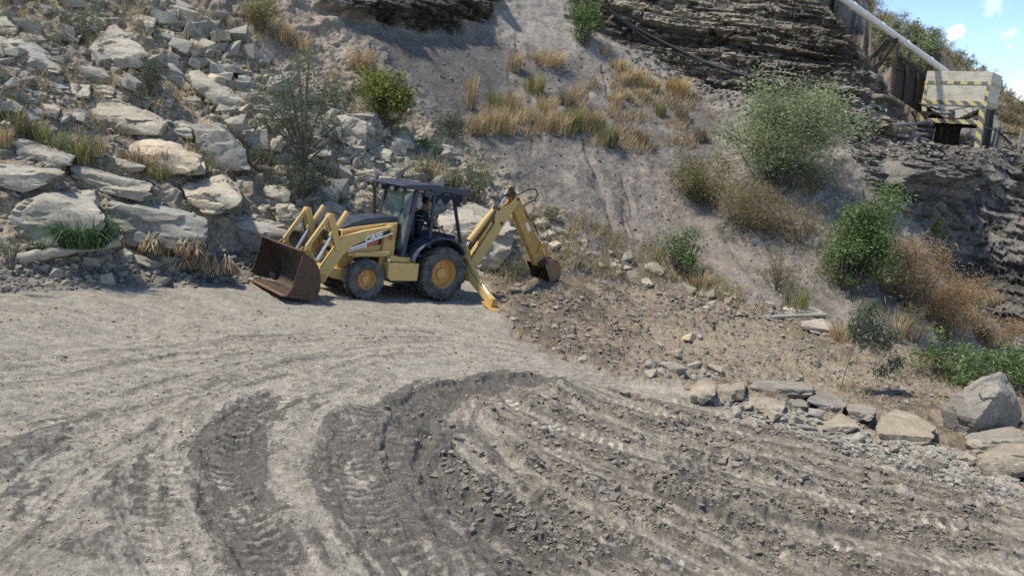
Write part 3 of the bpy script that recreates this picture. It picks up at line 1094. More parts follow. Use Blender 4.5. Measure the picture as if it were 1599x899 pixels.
# far plain that carries the ground on to the horizon, well below the hill
fp = MB()
fp.add([(-2500, -200, -14), (2500, -200, -14), (2500, 2500, -40), (-2500, 2500, -40)], [(0, 1, 2, 3)])
o = fp.build('terrain', 'shale')
tag(o, kind='structure')

# lookup: which point of the terrain a photo pixel sees (used only to find where things stand)
ZC = 2.0
zw, zh = 950, 600
sx, sy, szz = proj(TV.astype(float))
cxi = ((sx + 150) / ZC).astype(int)
cyi = ((sy + 150) / ZC).astype(int)
ok = (cxi >= 0) & (cxi < zw) & (cyi >= 0) & (cyi < zh) & (szz > .5)
idx = np.where(ok)[0]
idx = idx[np.argsort(-szz[idx])]
ZB = np.full((zw, zh), -1, np.int64)
ZB[cxi[idx], cyi[idx]] = idx


def hit(px, py):
    a, b = int((px + 150) / ZC), int((py + 150) / ZC)
    for r in range(0, 8):
        w = ZB[max(0, a - r):a + r + 1, max(0, b - r):b + r + 1]
        w = w[w >= 0]
        if len(w):
            k = w[np.argmin(szz[w])] if r else w[0]
            return TV[k].astype(float)
    return TV[np.argmin((sx - px) ** 2 + (sy - py) ** 2)].astype(float)




def hit_crumb(px, py):
    a, b = int((px + 150) / ZC), int((py + 150) / ZC)
    k = ZB[min(max(a, 0), zw - 1), min(max(b, 0), zh - 1)]
    return CRUMB[k] if k >= 0 else 0.0


def on_ridge(x, y):
    """loose clods lie mostly on the ridges thrown up beside the ruts"""
    v = np.array([hit_crumb(a, b) for a, b in zip(x, y)])
    return v > rng.uniform(.25, .95, len(v))

# ------------------------------------------------------------------ rocks
_ICO = {}


def ico(n):
    if n not in _ICO:
        bm = bmesh.new()
        bmesh.ops.create_icosphere(bm, subdivisions=n, radius=1.0)
        V_ = np.array([v.co[:] for v in bm.verts], np.float32)
        F_ = np.array([[v.index for v in f.verts] for f in bm.faces], np.int32)
        bm.free()
        V_ /= np.linalg.norm(V_, axis=1, keepdims=True)
        _ICO[n] = (V_, F_)
    return _ICO[n]


def poly_rock(n, d, sub, p=34, amp=.02, freq=3.0, seed=0, scale=(1, 1, 1)):
    D, F_ = ico(sub)
    k = np.maximum(D @ n.T / d[None, :], 0)
    mx = k.max(1, keepdims=True)
    r = 1.0 / (mx[:, 0] * ((k / mx) ** p).sum(1) ** (1.0 / p))
    Vv = D * r[:, None] * np.asarray(scale, np.float32)
    if amp:
        L0 = float(np.mean(scale))
        q = Vv / L0 * freq + seed * 7.7
        w = fbm(q, 4)
        w2 = np.abs(fbm(q * .5 + 40, 3))
        q3 = q * np.array([.5, .5, 3.0], np.float32)
        w3 = fbm(q3 + 9, 2)
        Vv = Vv + D * ((w * .6 - w2 * .9 + w3 * .5) * amp * L0)[:, None]
    return Vv, F_


def random_rock(seed, sub, flat=.7, amp=.03):
    r = np.random.default_rng(seed)
    ax = np.array([[1, 0, 0], [-1, 0, 0], [0, 1, 0], [0, -1, 0], [0, 0, 1], [0, 0, -1]], float) + r.normal(size=(6, 3)) * .22
    n = np.vstack([ax, r.normal(size=(5, 3))])
    n /= np.linalg.norm(n, axis=1, keepdims=True)
    d = np.append(r.uniform(.62, .85, 6), r.uniform(.72, .95, 5))
    return poly_rock(n.astype(np.float32), d.astype(np.float32), sub, 90, amp, 2.6, seed, (1.15, r.uniform(.7, .95), r.uniform(.6, .85) * flat / .7))


def hull_planes(P):
    bm = bmesh.new()
    for p in P:
        bm.verts.new(p)
    bmesh.ops.convex_hull(bm, input=bm.verts)
    bm.normal_update()
    c = np.mean(P, 0)
    out = {}
    for f in bm.faces:
        nn = np.array(f.normal[:])
        if np.linalg.norm(nn) < .5:
            continue
        q = np.array(f.verts[0].co[:])
        dd = (q - c) @ nn
        if dd < 0:
            nn, dd = -nn, -dd
        out[tuple(np.round(nn, 1)) + (round(dd, 1),)] = (nn, max(dd, .03))
    bm.free()
    return c, np.array([v[0] for v in out.values()]), np.array([v[1] for v in out.values()])


def traced_rock(name, label, T, E_, Bq, mat='rock', thick=1.0, sub=5, amp=.035, group=None, out=0.0, cat=None, solid=None):
    """a block that shows a top (T: its far edge), a front edge (E_) and a foot (Bq), given in photo pixels"""
    hb = [hit(*q) for q in Bq]
    yb = float(np.median([h_[1] for h_ in hb])) - out
    pts = []
    for q in Bq:
        pts.append(at(q[0], q[1], yb))
    hpx = max(1.0, np.mean([q[1] for q in Bq]) - np.mean([q[1] for q in E_])) if E_ else 20
    front = hpx * yb / F
    for q in E_:
        yt = hit(*q)[1]
        pts.append(at(q[0], q[1], yb + np.clip(.12 * (yt - yb), -.1, .35 * front)))
    for q in T:
        yt = hit(*q)[1]
        pts.append(at(q[0], q[1], yb + np.clip(.8 * (yt - yb), .25, 2.6)))
    if solid:
        pts = [at(q[0], q[1], yb + q[2]) for q in solid]
    n0 = len(pts)
    for k in range(n0):
        p = pts[k].copy()
        isT = k >= len(Bq) + len(E_)
        p[:2] *= (p[1] + thick * (.3 if isT else 1.0)) / p[1]
        p[2] -= (.25 if isT else .12) * thick
        c0 = np.mean(pts[:n0], 0)
        p[0] = c0[0] * p[1] / c0[1] + (p[0] - c0[0] * p[1] / c0[1]) * .95
        pts.append(p)
    P = np.array(pts)
    ext = np.maximum(np.ptp(P, axis=0) / 2, .05)
    c, n, d = hull_planes(P / ext)
    # chipped corners: a few extra cuts just inside the hull
    rr_ = np.random.default_rng(sum(map(ord, label)))
    en = rr_.normal(size=(6, 3))
    en /= np.linalg.norm(en, axis=1, keepdims=True)
    sup = ((P / ext - c) @ en.T).max(0)
    n = np.vstack([n, en])
    d = np.append(d, np.maximum(sup * rr_.uniform(.93, .99, 6), .03))
    Vv, Fv = poly_rock(n.astype(np.float32), d.astype(np.float32), sub, 220, 0)
    # fractured faces: flat pieces, each set back or tilted a little against its neighbours
    nf = 26
    sd0 = Vv[rr_.integers(len(Vv), size=nf)]
    wv = (Vv + .10 * fbm((Vv * 2.2).astype(np.float32) + 3, 2)[:, None])
    dd_ = ((wv[:, None, :] - sd0[None]) ** 2 * np.array([1.0, 1.0, 1.5])).sum(2)
    ci = dd_.argmin(1)
    offs = rr_.uniform(-.085, .02, nf)
    tilt = rr_.normal(size=(nf, 3)) * .10
    nv_ = Vv / np.linalg.norm(Vv, axis=1, keepdims=True)
    Vv = Vv + nv_ * (offs[ci] + ((Vv - sd0[ci]) * tilt[ci]).sum(1) * .8)[:, None] * min(1.0, amp / .035)
    Vv = Vv * ext
    L0 = float(np.sort(ext)[1])
    s_ = abs(hash(label)) % 97 if False else sum(map(ord, label)) % 97
    q = (Vv / L0 * 1.5 + s_ * 3.1).astype(np.float32)
    nn = Vv / (np.linalg.norm(Vv, axis=1, keepdims=True) + 1e-6)
    w = fbm(q, 4) * .4 - np.abs(fbm(q * .6 + 30, 3)) * .55 + fbm(q * np.array([.6, .6, 2.6], np.float32) + 5, 2) * .2 + fbm(q * 4.5, 2) * .2
    ch_ = fbm(q * 1.3 + 70, 3)
    w = w - .5 * sstep(.12, .2, ch_)
    Vv = Vv + nn * (w * amp * L0 * 2.0)[:, None]
    me = np_mesh(name, Vv, Fv)
    o = link(name, me, mat, None, True)
    o.location = Vector(c * ext)
    autosmooth(o, 24)
    tag(o, label, cat or ('boulder' if name == 'boulder' else 'rock'), group)
    return o


R = traced_rock
# the wall of blocks at the foot of the slide, left
R('boulder', 'big square grey boulder with a dark flat front behind the arching green grass clump', [(29, 311), (64, 296), (144, 297)], [(12, 335), (70, 306), (105, 314), (157, 323)], [(8, 390), (60, 392), (150, 385), (161, 352)], 'rock_grey', 1.6, out=.35)
R('rock_slab', 'undercut pale slab at the left edge lying on top of the dark fronted block', [(-30, 252), (21, 262), (88, 263)], [(-30, 272), (40, 292), (99, 270)], [(-30, 286), (38, 303), (72, 288)], 'rock_grey', 1.5, out=.35)
R('rock_slab', 'long flat grey slab tilted down to the right across the two front blocks', [(107, 255), (126, 256), (228, 283)], [(109, 262), (160, 273), (222, 292), (237, 287)], [(112, 290), (155, 300), (219, 314), (234, 302)], 'rock_grey', 1.4, out=.35)
R('boulder', 'large wedge shaped boulder with a shaded front above the dried palm fronds', [(158, 308), (222, 312), (300, 333), (330, 339)], [(160, 312), (195, 322), (240, 330), (328, 345)], [(172, 368), (203, 384), (267, 392), (326, 384)], 'rock_grey', 1.6, out=.35)
R('boulder', 'pale pointed boulder with an angular undercut front, right of the long tilted slab', [(281, 289), (315, 280), (347, 271), (378, 285)], [(288, 306), (325, 297), (350, 310), (383, 312)], [(300, 322), (331, 334), (374, 325)], 'rock', 1.4, out=.35)
R('boulder', 'small square pale block tucked behind the right shoulder of the pointed boulder', [(365, 275), (380, 273), (394, 277)], [(372, 283), (396, 284)], [(378, 315), (396, 303)], 'rock_grey', 1.0)
R('boulder', 'low pale boulder with a weed on it, standing left of the thin dark tree foot', [(388, 312), (412, 293), (440, 285), (452, 290)], [(390, 316), (430, 308), (455, 300)], [(395, 322), (425, 323), (452, 316)], 'rock', 1.2)
R('boulder', 'broad rounded grey boulder directly behind the rusty loader bucket', [(332, 338), (370, 334), (400, 335), (425, 343)], [(335, 352), (365, 352), (395, 344), (442, 353)], [(345, 390), (380, 394), (440, 392), (452, 366)], 'rock_grey', 1.5, out=.25)
R('rock_slab', 'upright leaning grey slab between the bucket boulder and the small stacked block', [(430, 318), (455, 315)], [(430, 324), (462, 320), (474, 345)], [(432, 352), (455, 362), (476, 366)], 'rock_grey', .7, out=.35)
R('boulder', 'small clean edged cream block stacked left of the loader arms', [(455, 303), (475, 302), (483, 312)], [(463, 313), (484, 316)], [(463, 323), (484, 322)], 'rock', .7, 4)
R('boulder', 'small low block directly under the cream block beside the loader arms', [(464, 325), (487, 324)], [(465, 329), (488, 329)], [(466, 335), (487, 336)], 'rock', .6, 4)
R('boulder', 'big flat pale slab behind the raised loader arms and the exhaust', [(490, 318), (520, 312), (546, 330)], [(488, 330), (520, 322), (548, 340)], [(490, 352), (520, 350), (548, 352)], 'rock', 1.0, out=.5)
R('boulder', 'huge rounded tan boulder right behind the cab and under the digging boom', [(681, 336), (718, 321), (741, 319), (775, 330), (798, 346)], [(684, 352), (740, 345), (800, 362)], [(700, 388), (740, 422), (778, 420), (801, 392)], 'rock', 2.0, 6)
# upper left of the slide
R('rock_slab', 'wide pale overhanging slab jutting in at the left edge, dark hollow below it', [(-30, 55), (29, 58), (64, 72), (101, 100)], [(-30, 74), (40, 98), (92, 112)], [(-30, 92), (43, 103), (88, 114)], 'rock', 1.8)
R('boulder', 'pale pyramid shaped boulder with a pointed top and undercut base, high in the slide', [(179, 33), (160, 45), (205, 55)], [(136, 78), (150, 83), (174, 88), (231, 83)], [(143, 97), (180, 107), (222, 107)], 'rock', 1.6)
R('rock_slab', 'thick sloping slab with a dark shadowed underside, right side of the slide', [(293, 113), (310, 108), (376, 146)], [(295, 121), (330, 137), (385, 160)], [(300, 138), (340, 168), (362, 187), (391, 190)], 'rock', 1.4)
R('boulder', 'steep grey slab face just below and right of the pyramid boulder', [(232, 83), (262, 90), (288, 115)], [(236, 92), (270, 108), (290, 122)], [(252, 118), (275, 134), (299, 143)], 'rock', 1.0)
R('boulder', 'very big smooth pale boulder in the middle of the slide, cracked down its right half', [(135, 157), (180, 150), (215, 165), (262, 190)], [(116, 178), (140, 174), (165, 186), (208, 190), (255, 200)], [(120, 192), (160, 206), (205, 212), (250, 212)], 'rock_grey', 1.8, 6)
R('boulder', 'flat brownish block wedged at the right end of the very big smooth boulder', [(255, 194), (285, 186), (302, 192)], [(253, 202), (300, 204)], [(257, 212), (302, 218)], 'rock_grey', 1.0)
R('boulder', 'rounded tan boulder with dry grass growing across its front', [(182, 238), (214, 215), (246, 211), (290, 228), (318, 240)], [(184, 248), (240, 232), (318, 252)], [(190, 266), (250, 276), (315, 268)], 'rock_tan', 1.6)
R('boulder', 'dark grey smooth boulder face right of the tan grass fronted boulder', [(292, 190), (345, 190), (384, 232)], [(300, 200), (352, 205), (386, 240)], [(310, 250), (350, 270), (390, 264)], 'rock_grey', 1.4)
R('rock_slab', 'sloping grey slab among dry grass near the left edge, second row up', [(17, 216), (35, 215), (118, 240)], [(22, 230), (60, 240), (114, 249)], [(30, 256), (70, 260), (112, 259)], 'rock_grey', 1.2)
R('rock_slab', 'thin flat plate of two layers above the long tilted slab', [(150, 245), (175, 242), (222, 254)], [(152, 254), (180, 261), (229, 261)], [(155, 264), (195, 272), (226, 268)], 'rock', 1.2)
R('boulder', 'pale box shaped rock with a flat top below the hollow of the left slab', [(104, 130), (142, 130)], [(105, 141), (142, 143)], [(110, 154), (141, 154)], 'rock', .9, 4)
R('boulder', 'low pale rock beside the box shaped rock, under the leafy bush', [(145, 133), (165, 131), (180, 138)], [(145, 142), (178, 144)], [(147, 152), (176, 153)], 'rock', .8, 4)
R('boulder', 'low flat topped rock left of a smaller pointed one, under the steep slab face', [(217, 152), (257, 142), (274, 152)], [(220, 156), (272, 158)], [(224, 165), (270, 169)], 'rock', 1.0, 4)
R('boulder', 'smaller pointed pale rock at the foot of the thick sloping slab', [(280, 150), (312, 147)], [(282, 156), (316, 157)], [(287, 164), (316, 168)], 'rock', .9, 4)
R('rock_slab', 'pinkish grey slab corner at the left edge above the dry grass', [(-30, 150), (10, 153), (38, 165)], [(-30, 165), (34, 172)], [(-30, 182), (30, 180)], 'rock', 1.0, 4)
R('boulder', 'grey rounded rock beside dry weeds left of the very big smooth boulder', [(62, 157), (80, 153), (95, 168)], [(64, 165), (94, 172)], [(66, 178), (92, 180)], 'rock_grey', .9, 4)
R('boulder', 'brownish leaning block near the top left, upper right of the pyramid boulder', [(192, 28), (215, 20), (245, 28)], [(194, 36), (243, 36)], [(200, 46), (240, 44)], 'rock', 1.1)
R('boulder', 'darker rounded rock below the brownish block near the top', [(240, 42), (272, 49)], [(242, 50), (274, 56)], [(246, 63), (270, 65)], 'rock_grey', .9, 4)
R('boulder', 'upright pale rock with a shaded right side on the upper slide', [(268, 66), (285, 58), (300, 72)], [(270, 74), (300, 78)], [(274, 84), (296, 88)], 'rock', .9, 4)
R('rock_slab', 'pinkish slab lying on the small stones above the thick sloping slab', [(312, 82), (335, 92), (365, 120)], [(314, 90), (360, 126)], [(322, 103), (356, 132)], 'rock_tan', .8)
R('boulder', 'blue grey slab in the top left corner among the weeds', [(-30, 22), (12, 26), (30, 42)], [(-30, 34), (28, 48)], [(-30, 50), (24, 56)], 'rock_grey', 1.0)
# central rubble
R('rock_slab', 'flat cream rock face standing square in the rubble above the cab', [(514, 180), (545, 178), (572, 187)], [(516, 184), (546, 182), (572, 191)], [(526, 224), (550, 226), (573, 222)], 'rock_tan', .9)
R('boulder', 'tan rounded block half hidden by the crown of the thin dark tree', [(415, 112), (430, 107), (443, 114)], [(414, 120), (442, 120)], [(418, 132), (440, 136)], 'rock_tan', .8, 4)
R('boulder', 'brown block right of the thin dark trunk, left of the cream rock face', [(483, 181), (505, 180), (512, 186)], [(484, 186), (512, 190)], [(490, 196), (513, 198)], 'rock_tan', .8, 4)
R('boulder', 'pale angular boulder below the cream rock face', [(546, 234), (558, 226), (570, 232)], [(546, 237), (571, 236)], [(551, 246), (566, 248)], 'rock', .8, 4)
R('boulder', 'wide pale boulder right of the angular one below the cream face', [(575, 232), (595, 226), (613, 236)], [(576, 238), (612, 240)], [(580, 248), (610, 250)], 'rock', .9, 4)
R('boulder', 'reddish pale blocky boulder in the rubble under the bright green bush', [(607, 214), (635, 209), (649, 224)], [(608, 220), (648, 228)], [(612, 230), (644, 234)], 'rock_tan', .9, 4)
R('boulder', 'small upright white rock just under the bright green bush', [(598, 186), (604, 182), (610, 190)], [(598, 190), (610, 192)], [(600, 198), (609, 199)], 'rock', .5, 4)
R('rock_slab', 'broad low flat slab in the rubble left of the cab roof', [(528, 262), (560, 258), (585, 260)], [(528, 268), (586, 268)], [(545, 284), (588, 284)], 'rock_tan', 1.0, 5)
R('boulder', 'pale boulder in the rubble right above the cab roof', [(615, 245), (630, 241), (641, 247)], [(616, 249), (640, 251)], [(619, 256), (638, 257)], 'rock', .7, 4)
R('boulder', 'brown wedge of rock on the bare slope, top of the rubble', [(470, 74), (484, 70), (492, 84)], [(470, 79), (492, 88)], [(474, 86), (490, 93)], 'rock_tan', .6, 4)
# right hand slope
R('boulder', 'grey boulder with a shadowed base on the bank right of the digging bucket', [(1005, 412), (1025, 408), (1039, 421)], [(1006, 416), (1038, 424)], [(1009, 427), (1025, 432), (1036, 429)], 'rock_grey', .8)
R('boulder', 'smaller grey rock just under the shadowed boulder on the bank', [(1001, 435), (1012, 433), (1020, 441)], [(1001, 439), (1019, 444)], [(1004, 448), (1017, 449)], 'rock_grey', .5, 4)
R('rock_slab', 'long cream white slab of rock lying behind the grey pole', [(1222, 478), (1250, 474), (1272, 479), (1287, 487)], [(1222, 483), (1286, 489)], [(1224, 493), (1286, 494)], 'rock_tan', .8)
R('rock_slab', 'pale sloping slab below the right end of the grey pole', [(1252, 502), (1285, 496), (1300, 508)], [(1250, 506), (1302, 516)], [(1254, 514), (1300, 530)], 'rock', .8)
R('boulder', 'small dark red rock alone on the purple slope', [(1174, 372), (1183, 368), (1193, 379)], [(1175, 376), (1193, 381)], [(1176, 383), (1190, 384)], 'rock_grey', .4, 4)
# cluster on the right of the road
R('boulder', 'largest boulder at the right, tall with a dark lower right face', [(1500, 609), (1552, 589), (1577, 606)], [(1468, 636), (1489, 616), (1540, 622), (1598, 640)], [(1473, 680), (1512, 697), (1560, 688), (1592, 668)], 'rock_brown', .5, 6, solid=[(1486, 620, .5), (1530, 598, .6), (1560, 592, .65), (1582, 612, .7), (1468, 640, .35), (1473, 680, .25), (1512, 697, 0), (1527, 655, -.05), (1560, 610, .25), (1598, 642, .75), (1591, 670, .65)])
R('boulder', 'low boulder lying against the front of the largest boulder', [(1506, 688), (1535, 671), (1582, 664), (1600, 676)], [(1508, 693), (1540, 688), (1598, 686)], [(1522, 712), (1545, 722), (1596, 716)], 'rock_brown', .8)
R('boulder', 'round topped boulder cut by the right edge, lowest of the right cluster', [(1548, 698), (1578, 676), (1620, 665), (1655, 674)], [(1526, 724), (1556, 708), (1655, 712)], [(1532, 740), (1556, 754), (1650, 752)], 'rock_brown', 1.0, 6)
R('boulder', 'pale flat topped boulder with an undercut chipped front edge, left of the largest one', [(1379, 645), (1400, 637), (1432, 645), (1460, 668)], [(1361, 676), (1396, 698), (1422, 694), (1462, 684)], [(1374, 690), (1400, 707), (1457, 692)], 'rock_brown', .8, 6)
R('rock_slab', 'long low flat slab on top of the small stones in the roadside row', [(1172, 597), (1185, 593), (1240, 595), (1272, 603)], [(1170, 603), (1200, 611), (1257, 616), (1276, 608)], [(1180, 612), (1202, 618), (1258, 624), (1275, 613)], 'rock_brown', .6)
R('boulder', 'sharp pale boulder hollow under its right end, beside the long low slab', [(1258, 621), (1295, 607), (1312, 622)], [(1260, 627), (1290, 632), (1320, 638)], [(1285, 640), (1298, 649), (1318, 647)], 'rock_brown', .6)
R('boulder', 'tilted lozenge shaped rock leaning in front of the sharp pale boulder', [(1290, 656), (1312, 643), (1341, 663)], [(1282, 669), (1320, 664), (1341, 667)], [(1290, 677), (1304, 683), (1336, 672)], 'rock_brown', .5)
R('boulder', 'upright pale rock with a rounded top at the left end of the roadside row', [(1086, 596), (1098, 589), (1113, 593)], [(1075, 618), (1100, 604), (1118, 606)], [(1076, 628), (1094, 635), (1118, 616)], 'rock_brown', .5)
R('boulder', 'broad pale rock between the upright rock and the long low slab', [(1122, 604), (1140, 598), (1166, 597)], [(1120, 610), (1164, 606)], [(1126, 626), (1162, 626)], 'rock_brown', .6)
R('boulder', 'low smooth grey rock in front of the long low slab', [(1178, 630), (1198, 619), (1228, 633)], [(1177, 636), (1226, 637)], [(1190, 645), (1219, 647)], 'rock_brown', .5)
R('boulder', 'small pale rock squeezed below the right end of the long low slab', [(1228, 625), (1253, 621), (1262, 632)], [(1228, 629), (1261, 635)], [(1234, 638), (1258, 640)], 'rock_brown', .4, 4)
R('boulder', 'wide dusty rock behind the lozenge shaped rock', [(1320, 633), (1345, 629), (1367, 638)], [(1320, 640), (1366, 645)], [(1332, 660), (1358, 660)], 'rock_brown', .5)
R('boulder', 'long rounded log shaped stone lying below the dried palm fronds', [(221, 396), (250, 394), (288, 400)], [(219, 401), (250, 399), (289, 404)], [(224, 411), (255, 414), (285, 408)], 'rock', .4, 4)
R('boulder', 'rounded grey stone at the right end of the fallen trunk', [(182, 389), (195, 385), (206, 391)], [(181, 396), (209, 397)], [(187, 409), (208, 410)], 'rock_grey', .5, 4)

# individual small stones: a dozen shapes, many copies
def block_points(seed):
    """corners of a broken block: a box with shifted corners, one or two knocked off"""
    r = np.random.default_rng(seed)
    e = np.array([1.0, r.uniform(.6, .9), r.uniform(.42, .75)])
    P = np.array([[x, y, z] for x in (-1, 1) for y in (-1, 1) for z in (-1, 1)], float) * e
    P += r.normal(size=P.shape) * .16
    P[r.integers(8)] *= .45
    P[r.integers(8)] *= .6
    return np.vstack([P, r.normal(size=(3, 3)) * .35 * e])


SHAPES = []
for k in range(16):
    c_, n_, d_ = hull_planes(block_points(100 + k))
    Vv, Fv = poly_rock(n_.astype(np.float32), d_.astype(np.float32), 4, 260, .025, 2.2, k)
    SHAPES.append(np_mesh('small_rock', Vv, Fv))
used_shape = set()


def small_rock(px, py, wpx, mat, label, group, name='small_rock', sink=.22, flat=1.0):
    p = hit(px, py)
    s = wpx * p[1] / F / 2 * 1.12
    k = int(rng.integers(len(SHAPES)))
    key = (k, mat)
    if key not in MSH:
        me = SHAPES[k].copy()
        me.materials.append(M[mat])
        MSH[key] = me
    o = bpy.data.objects.new(name, MSH[key])
    COL.objects.link(o)
    o.location = Vector(p) + Vector((0, 0, s * (.45 - sink)))
    o.scale = (s, s * rng.uniform(.8, 1.1), s * rng.uniform(.75, 1.1) * flat)
    o.rotation_euler = (rng.uniform(-.5, .5), rng.uniform(-.5, .5), rng.uniform(0, 6.28))
    tag(o, label, 'rock', group)
    return o


MSH = {}


def in_poly(px, py, poly):
    return poly_mask(np.array([px], np.float32), np.array([py], np.float32), poly, .01)[0] > .5


def scatter(n, poly, w0, w1, mats, label, group, mind=.75):
    xs = [q[0] for q in poly]
    ys = [q[1] for q in poly]
    placed = []
    tries = 0
    while len(placed) < n and tries < n * 40:
        tries += 1
        x, y = rng.uniform(min(xs), max(xs)), rng.uniform(min(ys), max(ys))
        if not in_poly(x, y, poly):
            continue
        w = w0 + (w1 - w0) * rng.random() ** 2.2
        if any((x - a) ** 2 + (y - b) ** 2 < (mind * (w + c) / 2) ** 2 for a, b, c in placed):
            continue
        placed.append((x, y, w))
        small_rock(x, y, w, mats[int(rng.integers(len(mats)))], label, group)


scatter(52, [(280, 20), (330, 40), (420, 110), (440, 210), (400, 240), (330, 180), (300, 100), (255, 60)], 11, 38, ['rock', 'rock', 'rock_tan'], 'pale angular stone in the loose spill right of the big slabs on the upper slide', 'stones of the upper slide')
scatter(58, [(400, 180), (560, 190), (700, 240), (720, 300), (590, 320), (470, 300), (400, 260)], 11, 40, ['rock', 'rock', 'rock_tan', 'rock_grey'], 'pale stone in the rubble behind the loader arms and the cab', 'stones of the central rubble')
scatter(34, [(0, 110), (110, 90), (230, 120), (230, 150), (100, 180), (0, 210)], 9, 26, ['rock', 'rock_grey'], 'stone wedged between the big boulders at the left of the slide', 'stones between the left boulders')
scatter(40, [(40, 408), (200, 400), (350, 416), (355, 444), (200, 446), (40, 446)], 10, 30, ['rock', 'rock_grey', 'rock_grey'], 'grey stone strewn along the road edge below the fallen trunk and the palm fronds', 'stones along the road edge')
scatter(36, [(800, 300), (860, 330), (900, 370), (1000, 400), (980, 430), (890, 400), (820, 370)], 8, 26, ['rock', 'rock_tan'], 'pale stone on the bank around the raised digging arm', 'stones on the bank by the digging arm')
scatter(22, [(1060, 455), (1150, 460), (1230, 478), (1210, 500), (1120, 488), (1060, 470)], 8, 26, ['rock', 'rock_tan', 'rock_grey'], 'pale stone heaped left of the grey pole on the far rim of the diggings', 'stones on the rim of the diggings')
scatter(14, [(1010, 570), (1118, 575), (1118, 592), (1020, 590)], 11, 26, ['rock', 'rock_grey'], 'small stone in the little heap at the left end of the roadside boulder row', 'stones at the end of the boulder row')
scatter(34, [(1100, 622), (1260, 640), (1380, 690), (1520, 715), (1500, 735), (1300, 690), (1120, 645)], 9, 26, ['rock', 'rock_brown'], 'small pale stone lying at the foot of the roadside boulder row', 'stones at the foot of the boulder row')
scatter(22, [(790, 470), (1000, 470), (1200, 560), (1130, 580), (900, 570), (800, 510)], 6, 17, ['rubble', 'rock_tan', 'rubble'], 'brown stone lying loose in the dug earth right of the stabilizer foot', 'stones in the dug earth')

# countless: the loose rubble, pebbles and mud clods
def hull_stone(seed, n):
    P = block_points(seed)
    bm = bmesh.new()
    for p in P:
        bm.verts.new(p)
    bmesh.ops.convex_hull(bm, input=bm.verts)
    bmesh.ops.triangulate(bm, faces=bm.faces)
    bm.verts.index_update()
    V_ = np.array([v.co[:] for v in bm.verts], np.float32)
    F_ = np.array([[v.index for v in f.verts] for f in bm.faces], np.int32)
    bm.free()
    return V_, F_


LOW = {1: [hull_stone(300 + k, 9) for k in range(10)], 2: [hull_stone(400 + k, 14) for k in range(10)]}


def rubble(name, n, poly, w0, w1, mat, label, sub=1, power=2.5, sink=.3, keep=None):
    xs = np.array([q[0] for q in poly], float)
    ys = np.array([q[1] for q in poly], float)
    x = rng.uniform(xs.min(), xs.max(), n * 5)
    y = rng.uniform(ys.min(), ys.max(), n * 5)
    m = poly_mask(x.astype(np.float32), y.astype(np.float32), poly, 1.0) > .5
    if keep is not None:
        m &= keep(x, y)
    x, y = x[m][:n], y[m][:n]
    VS, FS, off = [], [], 0
    for a, b in zip(x, y):
        p = hit(a, b)
        s = (w0 + (w1 - w0) * rng.random() ** power) * p[1] / F / 2
        Vv, Fv = LOW[sub][int(rng.integers(10))]
        g = rng.uniform(0, 6.28)
        cg, sg = math.cos(g), math.sin(g)
        t = rng.uniform(-.6, .6)
        ct, st = math.cos(t), math.sin(t)
        Rm = np.array([[cg, -sg, 0], [sg, cg, 0], [0, 0, 1]]) @ np.array([[1, 0, 0], [0, ct, -st], [0, st, ct]])
        VS.append(Vv @ Rm.T * s * np.array([1, 1, rng.uniform(.7, 1.1)]) + p + np.array([0, 0, s * (.5 - sink)]))
        FS.append(Fv + off)
        off += len(Vv)
    me = np_mesh(name, np.concatenate(VS), np.concatenate(FS))
    o = link(name, me, mat)
    tag(o, label, 'rubble', kind='stuff')
    return o


def clumpy(scale, thr, seed):
    def k(x, y):
        q = np.stack([x / scale, y / (scale * .6), x * 0 + seed], 1).astype(np.float32)
        return fbm(q, 2) > thr
    return k


LEFTP = [(-150, -60), (250, -60), (330, 30), (430, 130), (560, 170), (700, 235), (790, 300), (880, 370), (800, 400), (700, 440), (480, 440), (-150, 440)]
rubble('rubble', 4200, LEFTP, 2.5, 12, 'rubble', 'loose pale rubble between the boulders of the slide', 1, 2.6, .3, clumpy(60, -.25, 3))
rubble('rubble', 260, [(-100, -50), (250, -50), (300, 60), (280, 140), (0, 230), (-100, 200)], 6, 38, 'rubble', 'broken stones between the big boulders on the left', 2, 3.0, .35, clumpy(50, -.2, 18))
rubble('rubble', 800, [(250, 10), (330, 20), (440, 110), (520, 170), (720, 240), (700, 320), (470, 310), (380, 240), (300, 130)], 5, 36, 'rubble', 'crowded broken stones of the rock slide', 2, 3.2, .35, clumpy(50, -.12, 8))
rubble('gravel', 1600, [(-150, 395), (380, 395), (390, 446), (200, 450), (-150, 460)], 2.5, 10, 'shale', 'grey gravel along the far edge of the road', 1, 2.6)
rubble('gravel', 1500, [(560, 40), (780, 60), (960, 90), (1110, 150), (1300, 470), (1420, 540), (1200, 480), (1000, 420), (880, 370), (760, 250), (640, 160)], 1.4, 5, 'shale', 'scattered shale chips on the grey slope', 1, 3.2, .35)
rubble('gravel', 1800, [(745, 440), (960, 440), (1200, 490), (1500, 560), (1640, 610), (1640, 640), (1480, 640), (1180, 600), (960, 580), (800, 520)], 1.5, 6, 'earth_clod', 'brown stony crumbs over the dug earth', 1, 3.0, .35)
rubble('rubble', 300, [(770, 440), (960, 445), (1150, 480), (1200, 520), (1000, 520), (960, 580), (860, 550), (800, 510)], 3, 12, 'earth_clod', 'brown lumps of loose dug earth', 2, 2.8, .45, clumpy(60, -.1, 91))
rubble('gravel', 700, [(780, 450), (1000, 450), (1300, 520), (1500, 600), (1400, 640), (1000, 580), (800, 520)], 2, 9, 'rubble', 'pale stone chips over the dug earth', 1, 2.8, .35)
